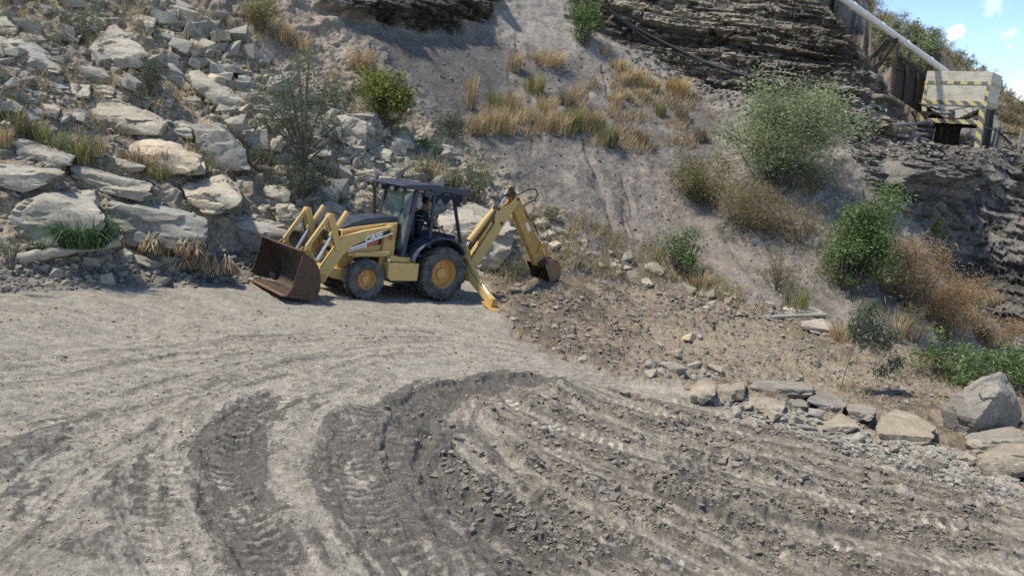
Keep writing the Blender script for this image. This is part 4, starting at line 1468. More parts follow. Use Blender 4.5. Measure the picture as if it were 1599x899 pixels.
rubble('rubble', 900, [(700, 610), (800, 595), (960, 610), (1150, 650), (1400, 730), (1640, 800), (1640, 930), (850, 930), (720, 780), (650, 700)], 3, 15, 'clod', 'lumps of churned mud between the wheel ruts', 2, 2.6, .45, on_ridge)
rubble('gravel', 2600, [(700, 610), (800, 595), (960, 610), (1150, 650), (1400, 730), (1640, 800), (1640, 930), (850, 930), (720, 780), (650, 700)], 2, 9, 'clod', 'crumbs of churned mud between the wheel ruts', 1, 2.5, .45, on_ridge)
rubble('gravel', 700, [(640, 640), (800, 600), (960, 610), (1150, 650), (1400, 730), (1640, 800), (1640, 930), (760, 930), (680, 780)], 2, 10, 'clod', 'mud crumbs scattered over the churned ground', 1, 3.0, .45)
rubble('gravel', 5200, [(-120, 480), (760, 480), (900, 570), (640, 640), (680, 800), (820, 930), (-120, 930)], 1.2, 5, 'clod', 'fine grit on the hard pale road', 1, 4, .4, clumpy(120, -.2, 21))
rubble('gravel', 900, [(1060, 600), (1300, 650), (1500, 710), (1640, 760), (1640, 800), (1400, 735), (1150, 650)], 2.5, 10, 'rubble', 'pale grit at the feet of the roadside boulders', 1, 2.8, .35)
rubble('rubble', 160, [(640, 640), (720, 650), (800, 760), (950, 880), (900, 930), (800, 880), (700, 790), (640, 700)], 3, 16, 'clod', 'broken clods thrown up beside the deepest rut', 2, 2.4, .5)
rubble('gravel', 900, [(960, 60), (1330, 170), (1450, 240), (1420, 250), (1300, 220), (1130, 170), (1000, 110)], 2, 7, 'shale', 'shale debris below the ledges', 1, 2.6, .35)
rubble('gravel', 500, [(1330, 225), (1599, 225), (1640, 250), (1380, 250)], 2, 9, 'shale', 'debris on the bench in front of the hopper', 1, 2.6, .35)
# ------------------------------------------------------------------ plants
def leaf_cards(C, L_, Wd, r, up=.25, droop=0.0):
    """one diamond shaped leaf per centre C; returns verts, quads"""
    n = len(C)
    d = r.normal(size=(n, 3))
    d[:, 2] = d[:, 2] * .6 + up
    d /= np.linalg.norm(d, axis=1, keepdims=True)
    s = np.cross(d, r.normal(size=(n, 3)))
    s /= np.linalg.norm(s, axis=1, keepdims=True) + 1e-9
    nn = np.cross(d, s)
    ln = L_ * r.uniform(.45, 1.5, n)[:, None]
    wd = Wd * r.uniform(.7, 1.2, n)[:, None]
    a = C - d * ln * .5
    b = C + s * wd * .5 + nn * wd * .15
    c = C + d * ln * .5 - np.array([0, 0, 1]) * droop * ln
    e = C - s * wd * .5 + nn * wd * .15
    V_ = np.stack([a, b, c, e], 1).reshape(-1, 3)
    F_ = np.arange(4 * n).reshape(n, 4)
    return V_, F_


def pal(r, cols, n):
    cols = np.array(cols)
    k = r.integers(len(cols), size=n)
    c = cols[k] * r.uniform(.75, 1.25, n)[:, None]
    return c


KINDS_ = {
    # palette, leaf length, leaf width, leaves per clump
    'greygreen': ([(.28, .34, .17), (.35, .39, .215), (.42, .44, .27), (.20, .24, .115)], .17, .05),
    'green': ([(.145, .21, .075), (.20, .27, .10), (.27, .33, .13), (.095, .145, .05)], .16, .06),
    'bright': ([(.14, .22, .05), (.22, .28, .07), (.34, .33, .09), (.08, .14, .04), (.30, .22, .07)], .15, .065),
    'dark': ([(.10, .135, .075), (.13, .165, .105), (.18, .205, .135), (.19, .18, .13)], .12, .035),
    'olive': ([(.21, .19, .085), (.26, .225, .10), (.17, .17, .075), (.30, .26, .12)], .14, .024),
    'brown': ([(.30, .235, .135), (.36, .275, .155), (.25, .205, .12), (.20, .19, .10)], .16, .022),
    'orange': ([(.47, .31, .165), (.41, .275, .145), (.51, .38, .22), (.31, .24, .145)], .17, .022),
    'weed': ([(.18, .215, .11), (.24, .25, .135), (.31, .29, .165), (.12, .155, .08)], .15, .03),
    'twig': ([(.12, .08, .075), (.16, .11, .10), (.10, .075, .07)], .2, .015),
}


def shrub(label, px, py, wpx, hpx, kind='green', cat='shrub', name='shrub', dens=1.0, group=None, lean=(0, 0), fill=.75, leaf=1.0, trunk=0.0, seed=None, clumps=None, shape=1.0, out=0.0):
    """a bush whose foot is seen at (px, py) and which is wpx wide and hpx tall in the photo"""
    r = np.random.default_rng(seed if seed is not None else int(px * 13 + py * 7) % 100000)
    p = hit(px, py)
    p = p * ((p[1] - out) / p[1])
    k = p[1] / F
    w, h_ = wpx * k, hpx * k
    root = empty(name, p - np.array([0, 0, .05]))
    tag(root, label, cat, group)
    cols, ll, lw = KINDS_[kind]
    ll *= leaf * min(1.5, max(.6, p[1] / 30))
    lw *= leaf * min(1.5, max(.6, p[1] / 30))
    nc = clumps or int(14 + 16 * min(2.2, w * h_ / 4))
    # clump centres through an uneven crown
    d = r.normal(size=(nc, 3))
    d /= np.linalg.norm(d, axis=1, keepdims=True)
    rad = r.uniform(.15, 1, nc) ** .5
    cz0 = trunk * h_
    crown_h = h_ - cz0
    cc = d * rad[:, None] * r.uniform(.6, 1.3, nc)[:, None] * np.array([w * .43, w * .36, crown_h * .42]) * fill / .75
    cc[:, 2] += cz0 + crown_h * .5
    nar = 1 - (1 - shape) * np.clip((cc[:, 2] - cz0) / crown_h, 0, 1)
    cc[:, :2] *= nar[:, None]
    cc[:, 0] += lean[0] * k * np.clip(cc[:, 2] / h_, 0, 1)
    cc[:, 1] += lean[1] * np.clip(cc[:, 2] / h_, 0, 1)
    cs = r.uniform(.08, .19, nc) * (w * crown_h) ** .5
    per = np.maximum(14, (dens * 120 * (cs / .3) ** 1.5 * (.13 / ll) ** 1.2)).astype(int)
    per = np.minimum(per, 520)
    CC, CL = [], []
    for c, s, n in zip(cc, cs, per):
        q = r.normal(size=(n, 3)) * s * np.array([.62, .62, .5])
        CC.append(c + q)
        CL.append(pal(r, cols, n) * r.uniform(.68, 1.28))
    CC = np.concatenate(CC)
    CL = np.concatenate(CL)
    m = CC[:, 2] > .02
    CC, CL = CC[m], CL[m]
    Vv, Fv = leaf_cards(CC, ll, lw, r, .25, .15)
    me = np_mesh('foliage', Vv, Fv, np.repeat(CL, 4, 0))
    link('foliage', me, 'leaf', root)
    st = MB()
    base_n = max(2, min(6, nc // 5))
    for c in cc[r.permutation(nc)[:min(nc, 22)]]:
        b = np.array([r.normal() * .05 * w, r.normal() * .05 * w, -.1])
        if trunk:
            b = np.array([0, 0, -.1])
            j = np.array([lean[0] * k * trunk, 0, cz0 * r.uniform(.5, 1.1)])
        else:
            j = b * .5 + c * .5 + r.normal(size=3) * .06 * w + np.array([0, 0, -.1 * h_])
        rr = max(.010, .012 * h_)
        st.tube([b, j, c], [rr * (1.6 if trunk else 1), rr * .8, rr * .35], 5)
    st.build('stem', 'bark', root)
    return root


def tuft(label, px, py, wpx, hpx, cols=None, n=130, group=None, name='grass_tuft', spread=.55, droop=.35, bw=.012, cat='grass tuft', out=0.0):
    r = np.random.default_rng(int(px * 31 + py * 17) % 99991)
    p = hit(px, py)
    p = p * ((p[1] - out) / p[1])
    k = p[1] / F
    w, h_ = wpx * k * 1.2, hpx * k * 1.0
    n = int(n * 1.35)
    cols = cols or STRAW
    ang = r.uniform(0, 6.28, n)
    rad = np.sqrt(r.random(n)) * w * .28
    bx_ = np.stack([np.cos(ang) * rad, np.sin(ang) * rad * .8, np.full(n, -.05)], 1)
    a2 = ang + r.normal(size=n) * .6
    lean_ = r.uniform(.05, 1, n) * spread * w * .55
    hh = h_ * r.uniform(.55, 1.1, n)
    dirx = np.stack([np.cos(a2), np.sin(a2), np.zeros(n)], 1)
    t1 = bx_ + dirx * (lean_ * .35)[:, None] + np.array([0, 0, 1]) * (hh * .6)[:, None]
    t2 = bx_ + dirx * lean_[:, None] + np.array([0, 0, 1]) * (hh * (1 - droop * r.random(n) * (lean_ / (w * .5 + .01))))[:, None]
    sd_ = np.stack([-np.sin(a2 + r.normal(size=n)), np.cos(a2), np.zeros(n)], 1)
    bw_ = max(bw, .55 * k) * r.uniform(.7, 1.3, n)[:, None]
    V_ = np.stack([bx_ - sd_ * bw_, bx_ + sd_ * bw_, t1 - sd_ * bw_ * .8, t1 + sd_ * bw_ * .8, t2 - sd_ * bw_ * .25, t2 + sd_ * bw_ * .25], 1).reshape(-1, 3)
    i = np.arange(n) * 6
    F_ = np.concatenate([np.stack([i, i + 1, i + 3, i + 2], 1), np.stack([i + 2, i + 3, i + 5, i + 4], 1)])
    me = np_mesh(name, V_, F_, np.repeat(pal(r, cols, n), 6, 0))
    o = link(name, me, 'straw')
    o.location = Vector(p)
    tag(o, label, cat, group)
    return o


STRAW = [(.52, .40, .22), (.58, .46, .27), (.44, .33, .18), (.48, .39, .25)]
STRAWG = [(.34, .30, .12), (.26, .26, .10), (.40, .33, .15), (.18, .21, .08)]
DRYB = [(.30, .23, .15), (.25, .20, .14), (.36, .28, .18)]
GREEN = [(.06, .12, .055), (.085, .15, .07), (.045, .09, .04), (.15, .21, .11)]

# right hand slope
shrub('big dome shaped grey green bush in front of the ledges below the black cable', 1222, 278, 184, 150, 'greygreen', dens=1.35, clumps=60, leaf=.95)
shrub('upright bright green bush leaning right, above the orange dry bank', 1322, 448, 112, 178, 'green', dens=1.2, clumps=55, lean=(30, 0), leaf=.95)
shrub('olive brown dry bush at the upper end of the diagonal scrub band', 1092, 312, 116, 84, 'olive', dens=1.3, clumps=40)
shrub('brown twiggy bush at the lower end of the diagonal scrub band', 1172, 356, 140, 84, 'brown', dens=1.4, clumps=48)
shrub('thin brown bush between the scrub band and the green leaning bush', 1238, 375, 100, 64, 'brown', dens=.9)
shrub('rusty orange dry bush right beside the green leaning bush', 1415, 480, 130, 128, 'orange', dens=1.3, clumps=50)
shrub('rusty orange dry bush lower down the bank, above the broad leafy growth', 1475, 522, 140, 118, 'orange', dens=1.4, clumps=55)
shrub('small orange dry bush furthest right down the bank', 1550, 545, 100, 66, 'orange', dens=1.2)
shrub('rusty orange brush between the green leaning bush and the dark cliff', 1385, 415, 70, 60, 'orange', dens=1.2)
shrub('orange brown brush in the middle of the orange band, facing the ravine', 1520, 500, 80, 70, 'orange', dens=1.2)
shrub('grey brown shadowy thicket under the orange bushes', 1420, 528, 90, 60, 'brown', dens=.9)
shrub('leafy green bush behind the crest, left one of the two beside the road end', 1490, 592, 130, 70, 'green', dens=.55, clumps=60, leaf=1.2, fill=.9)
shrub('leafy green bush behind the crest at the right edge of the photo', 1585, 606, 140, 80, 'green', dens=.55, clumps=60, leaf=1.2, fill=.9)
shrub('pale grey green bush sticking out of the orange bushes', 1512, 500, 56, 54, 'greygreen')
shrub('yellow green bush alone on a ledge of the dark cliff', 1460, 368, 38, 30, 'bright', dens=.9)
shrub('fresh green bush by the bank with pale straw at its foot', 1060, 424, 72, 76, 'green', dens=.8, leaf=.9)
shrub('yellowing wispy bush on the purple slope above the grey pole', 1212, 448, 72, 66, 'olive', dens=.8)
shrub('yellowing low bush below the dome shaped bush', 1265, 300, 60, 40, 'olive', dens=.8)
shrub('feathery green bush at the top edge beside the start of the black cable', 912, 68, 54, 76, 'green', dens=.8, leaf=.8)
# left
shrub('round olive yellow bush on the bare slope at the top', 405, 50, 90, 60, 'olive', dens=1.2, leaf=1.2)
shrub('bright yellow green bush spilling down the ridge above the cab', 603, 192, 112, 84, 'bright', dens=1.2, clumps=40)
shrub('orange straw bush above the bright yellow green bush', 572, 116, 66, 46, 'orange', dens=1.0)
shrub('dark leafy green bush below the pyramid shaped boulder', 234, 140, 58, 56, 'dark', dens=1.1, leaf=1.2)
shrub('low green scrub at the right end of the central rubble', 700, 212, 64, 44, 'dark', dens=.8)
shrub('small green scrub on the rubble under the bright green bush', 662, 240, 50, 34, 'green', dens=.7)
shrub('tall airy weeds behind the cab roof', 655, 290, 74, 52, 'weed', dens=.45)
shrub('grey green weeds beside the huge boulder behind the boom', 742, 318, 60, 84, 'weed', dens=.5)
shrub('thin green weeds on the bank behind the digging arm', 862, 345, 44, 40, 'weed', dens=.5)
shrub('pale grass and weeds below the boom at the foot of the huge boulder', 800, 436, 60, 48, 'weed', dens=.5, leaf=.8)
shrub('grey green weed at the left edge by the root end of the fallen trunk', 18, 408, 48, 74, 'weed', dens=.6, leaf=.8, out=.8)
shrub('upright grey green shrub at the very top left', 122, 62, 60, 66, 'dark', dens=.6)
shrub('dry brown weeds left of the top left shrub', 50, 75, 90, 46, 'brown', dens=.6)
shrub('mixed dry weeds in the gap left of the tan grassy boulder', 115, 246, 90, 62, 'weed', dens=.55)
shrub('dry weeds between the left slabs at the left edge', 30, 215, 80, 44, 'olive', dens=.5)
shrub('green and straw weeds right of the tan grassy boulder', 325, 268, 60, 46, 'weed', dens=.5)
shrub('small green weed on the low pale boulder left of the dark tree', 432, 300, 40, 24, 'green', dens=.5)
shrub('brownish weeds under the overhanging left slab', 60, 150, 70, 40, 'brown', dens=.5)
shrub('grey green low bush in the rubble left of the dark tree', 405, 262, 60, 46, 'dark', dens=.7)
# the thin dark tree
shrub('thin dark tree with a bare trunk and a loose grey green crown in the rubble', 472, 300, 132, 216, 'dark', 'tree', 'thin_tree', dens=.62, trunk=.34, clumps=52, fill=.95, leaf=1.15)
shrub('dark bushy undergrowth around the foot of the thin dark tree', 472, 306, 140, 74, 'dark', dens=.75, clumps=32, leaf=.9)
shrub('olive scrub between the thin tree crown and the top bush', 520, 160, 52, 60, 'brown', dens=.5)
# above the ledges and along the ridge
RG = 'bushes on the ridge'
shrub('large green bush under the white pipe near the timber wall', 1404, 118, 58, 46, 'greygreen', group=RG, dens=1.1)
shrub('wide pale green bush on the cut behind the white pipe', 1378, 78, 56, 46, 'greygreen', group=RG)
shrub('dry brown bush on the cut above the timber wall', 1420, 124, 60, 40, 'brown', group=RG)
for a, b, w_, h_, kd in ((1340, 24, 50, 34, 'brown'), (1362, 50, 48, 34, 'olive'), (1372, 72, 44, 30, 'brown'), (1388, 98, 46, 32, 'brown'), (1402, 62, 46, 32, 'olive'), (1322, 4, 44, 30, 'brown'), (1410, 84, 40, 28, 'brown')):
    shrub('scrubby dry bush on the cut slope along the white pipe', a, b, w_, h_, kd, group='scrub along the white pipe', dens=1.0)
shrub('large green bush behind the white pipe on the ridge', 1428, 96, 66, 54, 'greygreen', group=RG, dens=1.1)
shrub('bare dark purple bush standing out against the sky', 1472, 78, 30, 30, 'twig', group=RG, dens=.7)
shrub('brown bush at the top edge where the ridge leaves the photo', 1398, 34, 60, 30, 'brown', group=RG)
shrub('olive bush below the one where the ridge leaves the photo', 1352, 22, 54, 34, 'olive', group=RG)
for k, (a, b, w_, h_, kd) in enumerate(((1452, 66, 42, 26, 'brown'), (1488, 98, 46, 28, 'brown'), (1508, 104, 38, 22, 'olive'), (1528, 122, 42, 24, 'brown'), (1478, 124, 40, 26, 'brown'), (1445, 118, 36, 24, 'olive'), (1425, 58, 40, 26, 'brown'))):
    shrub('dry brown bush on the ridge behind and above the brick hopper', a, b, w_, h_, kd, group='dry bushes above the hopper', dens=.9)
for k, (a, b, w_, h_, kd) in enumerate(((1572, 160, 34, 20, 'brown'), (1592, 176, 40, 22, 'olive'), (1575, 190, 44, 34, 'brown'), (1600, 205, 40, 30, 'olive'), (1622, 200, 44, 26, 'brown'), (1580, 212, 36, 22, 'orange'))):
    shrub('dry bush on the hillside right of the brick hopper', a, b, w_, h_, kd, group='dry bushes right of the hopper', dens=.9)
shrub('dark bush against the sky right behind the hopper top', 1556, 138, 24, 18, 'dark', group=RG)

# straw tufts
G1 = 'straw tufts on the grey slope'
tuft('round pale straw tuft, highest left on the dark grey slope', 803, 110, 28, 32, group=G1)
tuft('wide straw tuft along the brow of the dark grey hump', 855, 100, 60, 24, n=240, group=G1)
tuft('tall thin straw tuft left of the others on the grey slope', 735, 168, 26, 56, n=110, group=G1)
tuft('yellow green tuft on the grey slope below the round straw tuft', 832, 142, 42, 30, STRAWG, group=G1)
for (a, b, w_, h_, c_) in ((765, 205, 44, 46, STRAW), (790, 208, 44, 40, STRAW), (742, 206, 38, 34, STRAW), (815, 190, 36, 30, STRAW), (800, 168, 32, 30, STRAW), (770, 172, 32, 34, STRAWG), (852, 176, 38, 32, STRAW), (884, 164, 34, 26, DRYB), (850, 198, 44, 34, STRAW), (876, 206, 40, 36, STRAW), (900, 200, 36, 34, STRAWG), (924, 198, 38, 34, STRAW), (890, 204, 30, 38, STRAWG), (945, 224, 40, 36, STRAWG), (955, 226, 26, 28, DRYB), (930, 205, 34, 30, STRAWG)):
    tuft('straw tuft in the thick dry grass patch in the middle of the grey slope', a, b, w_, h_, c_, group='straw tufts of the middle patch')
for (a, b, w_, h_) in ((965, 108, 30, 20), (985, 124, 36, 24), (1002, 134, 40, 24), (970, 130, 30, 20), (960, 160, 26, 20), (975, 152, 26, 18), (945, 86, 16, 18), (1000, 150, 30, 16), (1018, 140, 30, 20)):
    tuft('golden tuft in the streak of dry grass below the upper ledges', a, b, w_, h_, [(.56, .43, .24), (.61, .49, .30), (.47, .36, .20)], group='golden tufts below the ledges')
tuft('golden wide tuft at the lower end of the scree beside the ledges', 1056, 144, 46, 26, [(.58, .42, .19), (.50, .36, .16)], n=200, group=G1)
tuft('small green tuft right of the middle patch', 1030, 180, 20, 22, STRAWG, group=G1)
tuft('small dry brown tuft right of the small green tuft', 1062, 184, 28, 24, DRYB, group=G1)
tuft('brown round tuft alone left of the dome shaped bush', 1092, 220, 24, 24, DRYB, group=G1)
tuft('grey brown tuft below the small green tuft', 1000, 222, 28, 22, DRYB, group=G1)
tuft('pale wispy grass on the bank at the foot of the fresh green bush', 1092, 448, 50, 36, STRAW, n=160)
tuft('pale dry reeds behind the crest beside the leaning sapling', 1398, 530, 34, 52, STRAW, n=80, spread=.8)
tuft('pale reeds left of the leaning sapling', 1310, 530, 44, 40, STRAW, n=90, spread=.8)
tuft('wispy straw in front of the yellowing bush above the pole', 1240, 480, 60, 46, STRAWG, n=110)
tuft('arching dark green grass clump in front of the big square boulder', 128, 381, 100, 56, GREEN, n=460, spread=.95, droop=.9, bw=.012, out=.6, name='grass_clump', cat='grass clump')
tuft('short green grass left of the arching clump', 60, 395, 40, 26, GREEN, n=90, spread=.8, droop=.6)
for (a, b, w_, h_, c_) in ((205, 262, 44, 40, DRYB), (232, 268, 50, 44, STRAW), (262, 268, 50, 40, DRYB), (290, 262, 40, 36, STRAW), (245, 276, 44, 26, STRAWG)):
    tuft('dry grass tuft in front of the rounded tan boulder', a, b, w_, h_, c_, group='dry grass before the tan boulder', n=110)
for (a, b, w_, h_, c_) in ((90, 238, 44, 40, STRAWG), (130, 252, 48, 40, STRAWG), (150, 240, 36, 34, STRAW), (60, 222, 40, 32, STRAWG), (20, 200, 46, 40, STRAWG), (5, 225, 40, 36, STRAW)):
    tuft('greenish straw tuft in the weedy gap between the left slabs', a, b, w_, h_, c_, group='tufts in the weedy gap', n=100)
for (a, b, w_, h_, c_) in ((560, 110, 40, 34, STRAW), (590, 128, 40, 30, STRAWG), (440, 62, 40, 30, STRAW), (470, 78, 40, 26, STRAW)):
    tuft('straw tuft on the bare ridge near the top middle left', a, b, w_, h_, c_, group='tufts on the bare ridge', n=100)
for (a, b, w_, h_, c_) in ((640, 285, 40, 50, STRAWG), (680, 292, 44, 56, STRAW), (700, 290, 36, 44, STRAWG), (668, 280, 36, 40, STRAW)):
    tuft('thin greenish straw behind the cab roof', a, b, w_, h_, c_, group='straw behind the cab', n=60, spread=.7)


def grass_cover(name, n, poly, hpx0, hpx1, cols, label, keep=None):
    xs = [q[0] for q in poly]
    ys = [q[1] for q in poly]
    x = rng.uniform(min(xs), max(xs), n * 5)
    y = rng.uniform(min(ys), max(ys), n * 5)
    m = poly_mask(x.astype(np.float32), y.astype(np.float32), poly, 1) > .5
    if keep is not None:
        m &= keep(x, y)
    x, y = x[m][:n], y[m][:n]
    n = len(x)
    P = np.array([hit(a, b) for a, b in zip(x, y)])
    k = P[:, 1:2] / F
    h_ = rng.uniform(hpx0, hpx1, (n, 1)) * k
    d = rng.normal(size=(n, 3)) * .5
    d[:, 2] = 1
    s = np.stack([np.cos(rng.uniform(0, 6.28, n)), np.sin(rng.uniform(0, 6.28, n)), np.zeros(n)], 1) * np.maximum(.006, .5 * k)
    V_ = np.stack([P - s, P + s, P + d * h_ + s * .2, P + d * h_ - s * .2], 1).reshape(-1, 3)
    me = np_mesh(name, V_, np.arange(4 * n).reshape(n, 4), np.repeat(pal(rng, cols, n), 4, 0))
    o = link(name, me, 'straw')
    tag(o, label, 'grass', kind='stuff')


grass_cover('grass', 4200, [(740, 350), (880, 330), (1000, 380), (1130, 430), (1240, 480), (1180, 490), (1000, 445), (900, 430), (760, 445)], 6, 22, STRAW + STRAWG + DRYB, 'thin dry grass on the bank behind the digging arm', clumpy(50, -.1, 33))
grass_cover('grass', 5200, [(880, 150), (980, 100), (1100, 150), (1130, 230), (980, 240), (860, 215), (720, 215), (740, 180)], 5, 17, STRAW + STRAW + DRYB, 'sparse dry grass on the grey slope', clumpy(40, .02, 44))
grass_cover('grass', 6500, [(-100, -40), (200, -20), (420, 40), (560, 110), (620, 200), (400, 280), (200, 290), (-100, 260)], 6, 24, STRAWG + DRYB + STRAW, 'thin dry grass between the boulders of the slide', clumpy(60, .05, 51))
grass_cover('grass', 2500, [(1330, -30), (1420, -10), (1600, 150), (1640, 230), (1560, 235), (1555, 130), (1440, 130), (1380, 70)], 6, 16, DRYB + STRAW + STRAWG, 'dry scrub grass on the ridge', clumpy(40, -.4, 61))
grass_cover('grass', 1600, [(1180, 260), (1330, 260), (1400, 420), (1560, 530), (1420, 540), (1250, 420)], 5, 14, DRYB + STRAW, 'dry grass on the purple slope under the bushes', clumpy(40, -.05, 71))
grass_cover('grass', 700, [(1180, 500), (1500, 560), (1560, 600), (1450, 640), (1250, 600)], 4, 14, STRAW + STRAWG, 'sparse grass on the far side of the diggings', clumpy(50, .1, 81))


# ------------------------------------------------------------------ wood, fronds, sapling
def log(name, label, p0, p1, rpx, mat='deadwood', lift=.6, knob=False, cat='log'):
    a, b = hit(*p0), hit(*p1)
    k = (a[1] + b[1]) / 2 / F
    r = rpx * k
    a = at(p0[0], p0[1], a[1]) + np.array([0, -r * 1.1, r * .2])
    b = at(p1[0], p1[1], min(b[1], a[1] + 1.2)) + np.array([0, -r * 1.1, r * .2])
    n = 14
    t = np.linspace(0, 1, n)[:, None]
    P = a + (b - a) * t
    P += np.random.default_rng(int(rpx * 10)).normal(size=P.shape) * r * .13
    rs = [r * (1.1 - .25 * x) * (1 + .08 * math.sin(9 * x)) for x in t[:, 0]]
    mb = MB()
    mb.tube(P, rs, 14)
    if knob:
        for dz, dx in ((.5, -.7), (-.3, -.9), (.1, -1.3)):
            mb.tube([P[0], P[0] + np.array([dx, -.2, dz]) * r * 2.2], [r * .8, r * .35], 8)
    o = mb.build(name, mat, None, 0, True)
    tag(o, label, cat)
    return autosmooth(o, 50)


log('fallen_log', 'long bleached fallen trunk with a broken root end, leaning on the stones at the left', (36, 404), (191, 378), 7.5, knob=True)
log('fallen_pole', 'straight grey pole lying on the rim of the diggings in front of the cream slab', (1190, 495), (1288, 491), 3.2, 'deadwood')


def fronds(label, px, py, wpx, hpx, n, seed):
    r = np.random.default_rng(seed)
    p = hit(px, py)
    p = p * ((p[1] - .25) / p[1])
    k = p[1] / F
    w, h_ = wpx * k, hpx * k
    root = empty('dry_palm_frond', p)
    tag(root, label, 'palm frond')
    VV_, C_ = [], []
    st = MB()
    for q in range(n):
        x0 = (q + .5) / n * w - w / 2
        pts = []
        hh = h_ * r.uniform(.75, 1.0)
        sp = w * r.uniform(.12, .22) * r.choice([-1, 1])
        for t in np.linspace(0, 1, 12):
            pts.append(np.array([x0 + sp * t, -.35 * t * (1 + .3 * r.random()), hh * math.sin(min(1, t * 1.1 + .12) * 2.3) * .95]))
        st.tube(pts, [.014] * 12, 5)
        for a, b in zip(pts[:-1], pts[1:]):
            for _ in range(9):
                c = a + (b - a) * r.random()
                L_ = r.uniform(.14, .28)
                d = np.array([r.normal() * .35, -.25 + r.normal() * .25, -1.0])
                d /= np.linalg.norm(d)
                s = np.cross(d, r.normal(size=3))
                s /= np.linalg.norm(s)
                wd = .017
                VV_.append([c, c + d * L_ * .5 + s * wd, c + d * L_, c + d * L_ * .5 - s * wd])
                C_.append(np.array([[.46, .34, .20], [.55, .42, .27], [.34, .24, .15], [.60, .48, .33]])[r.integers(4)] * r.uniform(.7, 1.2))
    V_ = np.array(VV_).reshape(-1, 3)
    me = np_mesh('leaflets', V_, np.arange(len(V_)).reshape(-1, 4), np.repeat(np.array(C_), 4, 0))
    link('leaflets', me, 'straw', root)
    st.build('stalk', 'deadwood', root)


fronds('heap of dried brown palm fronds hanging over the front of the wedge boulder', 268, 402, 124, 48, 15, 3)
fronds('lower heap of dried brown palm fronds beside the rusty bucket', 330, 424, 92, 36, 12, 4)


def sapling():
    a = hit(1311, 607)
    root = empty('leaning_sapling', a)
    tag(root, 'thin leaning sapling with a bent feathery crown behind the boulder row', 'sapling')
    Y0 = a[1]
    st = MB()
    P = [at(x, y, Y0 + dy) - a for x, y, dy in ((1311, 610, 0), (1325, 565, .1), (1338, 527, .2), (1350, 500, .25), (1362, 480, .2), (1372, 476, .1))]
    st.tube(P, [.012, .011, .010, .009, .006, .004], 6)
    r = np.random.default_rng(9)
    CC, CL = [], []
    spots = [(1352, 486, 16), (1364, 476, 12), (1343, 500, 15), (1360, 500, 18), (1352, 516, 15), (1370, 514, 15), (1338, 522, 11), (1382, 526, 15), (1394, 520, 11), (1346, 534, 12), (1366, 534, 14), (1384, 540, 11), (1392, 572, 12), (1376, 580, 10), (1404, 564, 9), (1330, 512, 8)]
    for x, y, s in spots:
        c = at(x, y, Y0 + .2) - a
        pb = min(P[1:], key=lambda p_: np.linalg.norm(p_ - c))
        st.tube([pb, (pb + c) / 2 + np.array([0, 0, .03]), c], [.008, .006, .004], 4)
        n = int(s * 8)
        q = r.normal(size=(n, 3)) * s * Y0 / F * np.array([.55, .5, .6])
        CC.append(c + q)
        CL.append(pal(r, KINDS_['dark'][0] + [(.09, .16, .09)], n))
    V_, F_ = leaf_cards(np.concatenate(CC), .15, .024, r, -.6, .2)
    me = np_mesh('foliage', V_, F_, np.repeat(np.concatenate(CL), 4, 0))
    link('foliage', me, 'leaf', root)
    st.build('stem', 'bark', root)


sapling()
# ------------------------------------------------------------------ hopper and things around it
def mat_hazard(name, fx, fz, per):
    m, N, L, b = new_mat(name)
    tc = N.new('ShaderNodeTexCoord')
    s = N.new('ShaderNodeSeparateXYZ')
    L.new(tc.outputs['Object'], s.inputs[0])
    a = N.new('ShaderNodeMath')
    a.operation = 'ADD'
    L.new(s.outputs[0], a.inputs[0])
    L.new(s.outputs[1], a.inputs[1])
    c = N.new('ShaderNodeMath')
    c.operation = 'MULTIPLY'
    c.inputs[1].default_value = fx / per
    L.new(a.outputs[0], c.inputs[0])
    d = N.new('ShaderNodeMath')
    d.operation = 'MULTIPLY_ADD'
    d.inputs[1].default_value = fz / per
    L.new(s.outputs[2], d.inputs[0])
    L.new(c.outputs[0], d.inputs[2])
    n = noise_node(N, L, 3, 5, .7)
    e = N.new('ShaderNodeMath')
    e.operation = 'MULTIPLY_ADD'
    e.inputs[1].default_value = .12
    L.new(n.outputs['Fac'], e.inputs[0])
    L.new(d.outputs[0], e.inputs[2])
    f = N.new('ShaderNodeMath')
    f.operation = 'FRACT'
    L.new(e.outputs[0], f.inputs[0])
    g = N.new('ShaderNodeMath')
    g.operation = 'GREATER_THAN'
    g.inputs[1].default_value = .5
    L.new(f.outputs[0], g.inputs[0])
    yl = ramp(N, L, n.outputs['Fac'], [(.3, (.58, .53, .40)), (.55, (.64, .50, .16)), (.8, (.66, .52, .13))])
    bk = ramp(N, L, n.outputs['Fac'], [(.3, (.26, .245, .22)), (.6, (.11, .108, .105))])
    L.new(mixc(N, L, yl.outputs[0], bk.outputs[0], g.outputs[0]), b.inputs['Base Color'])
    b.inputs['Roughness'].default_value = .75
    return m


M['haz_band'] = mat_hazard('hazard_band', 1, 0, .66)
M['haz_slant'] = mat_hazard('hazard_slanted_band', 1, 1, .62)
M['haz_leg'] = mat_hazard('hazard_leg', .9, 1, .62)


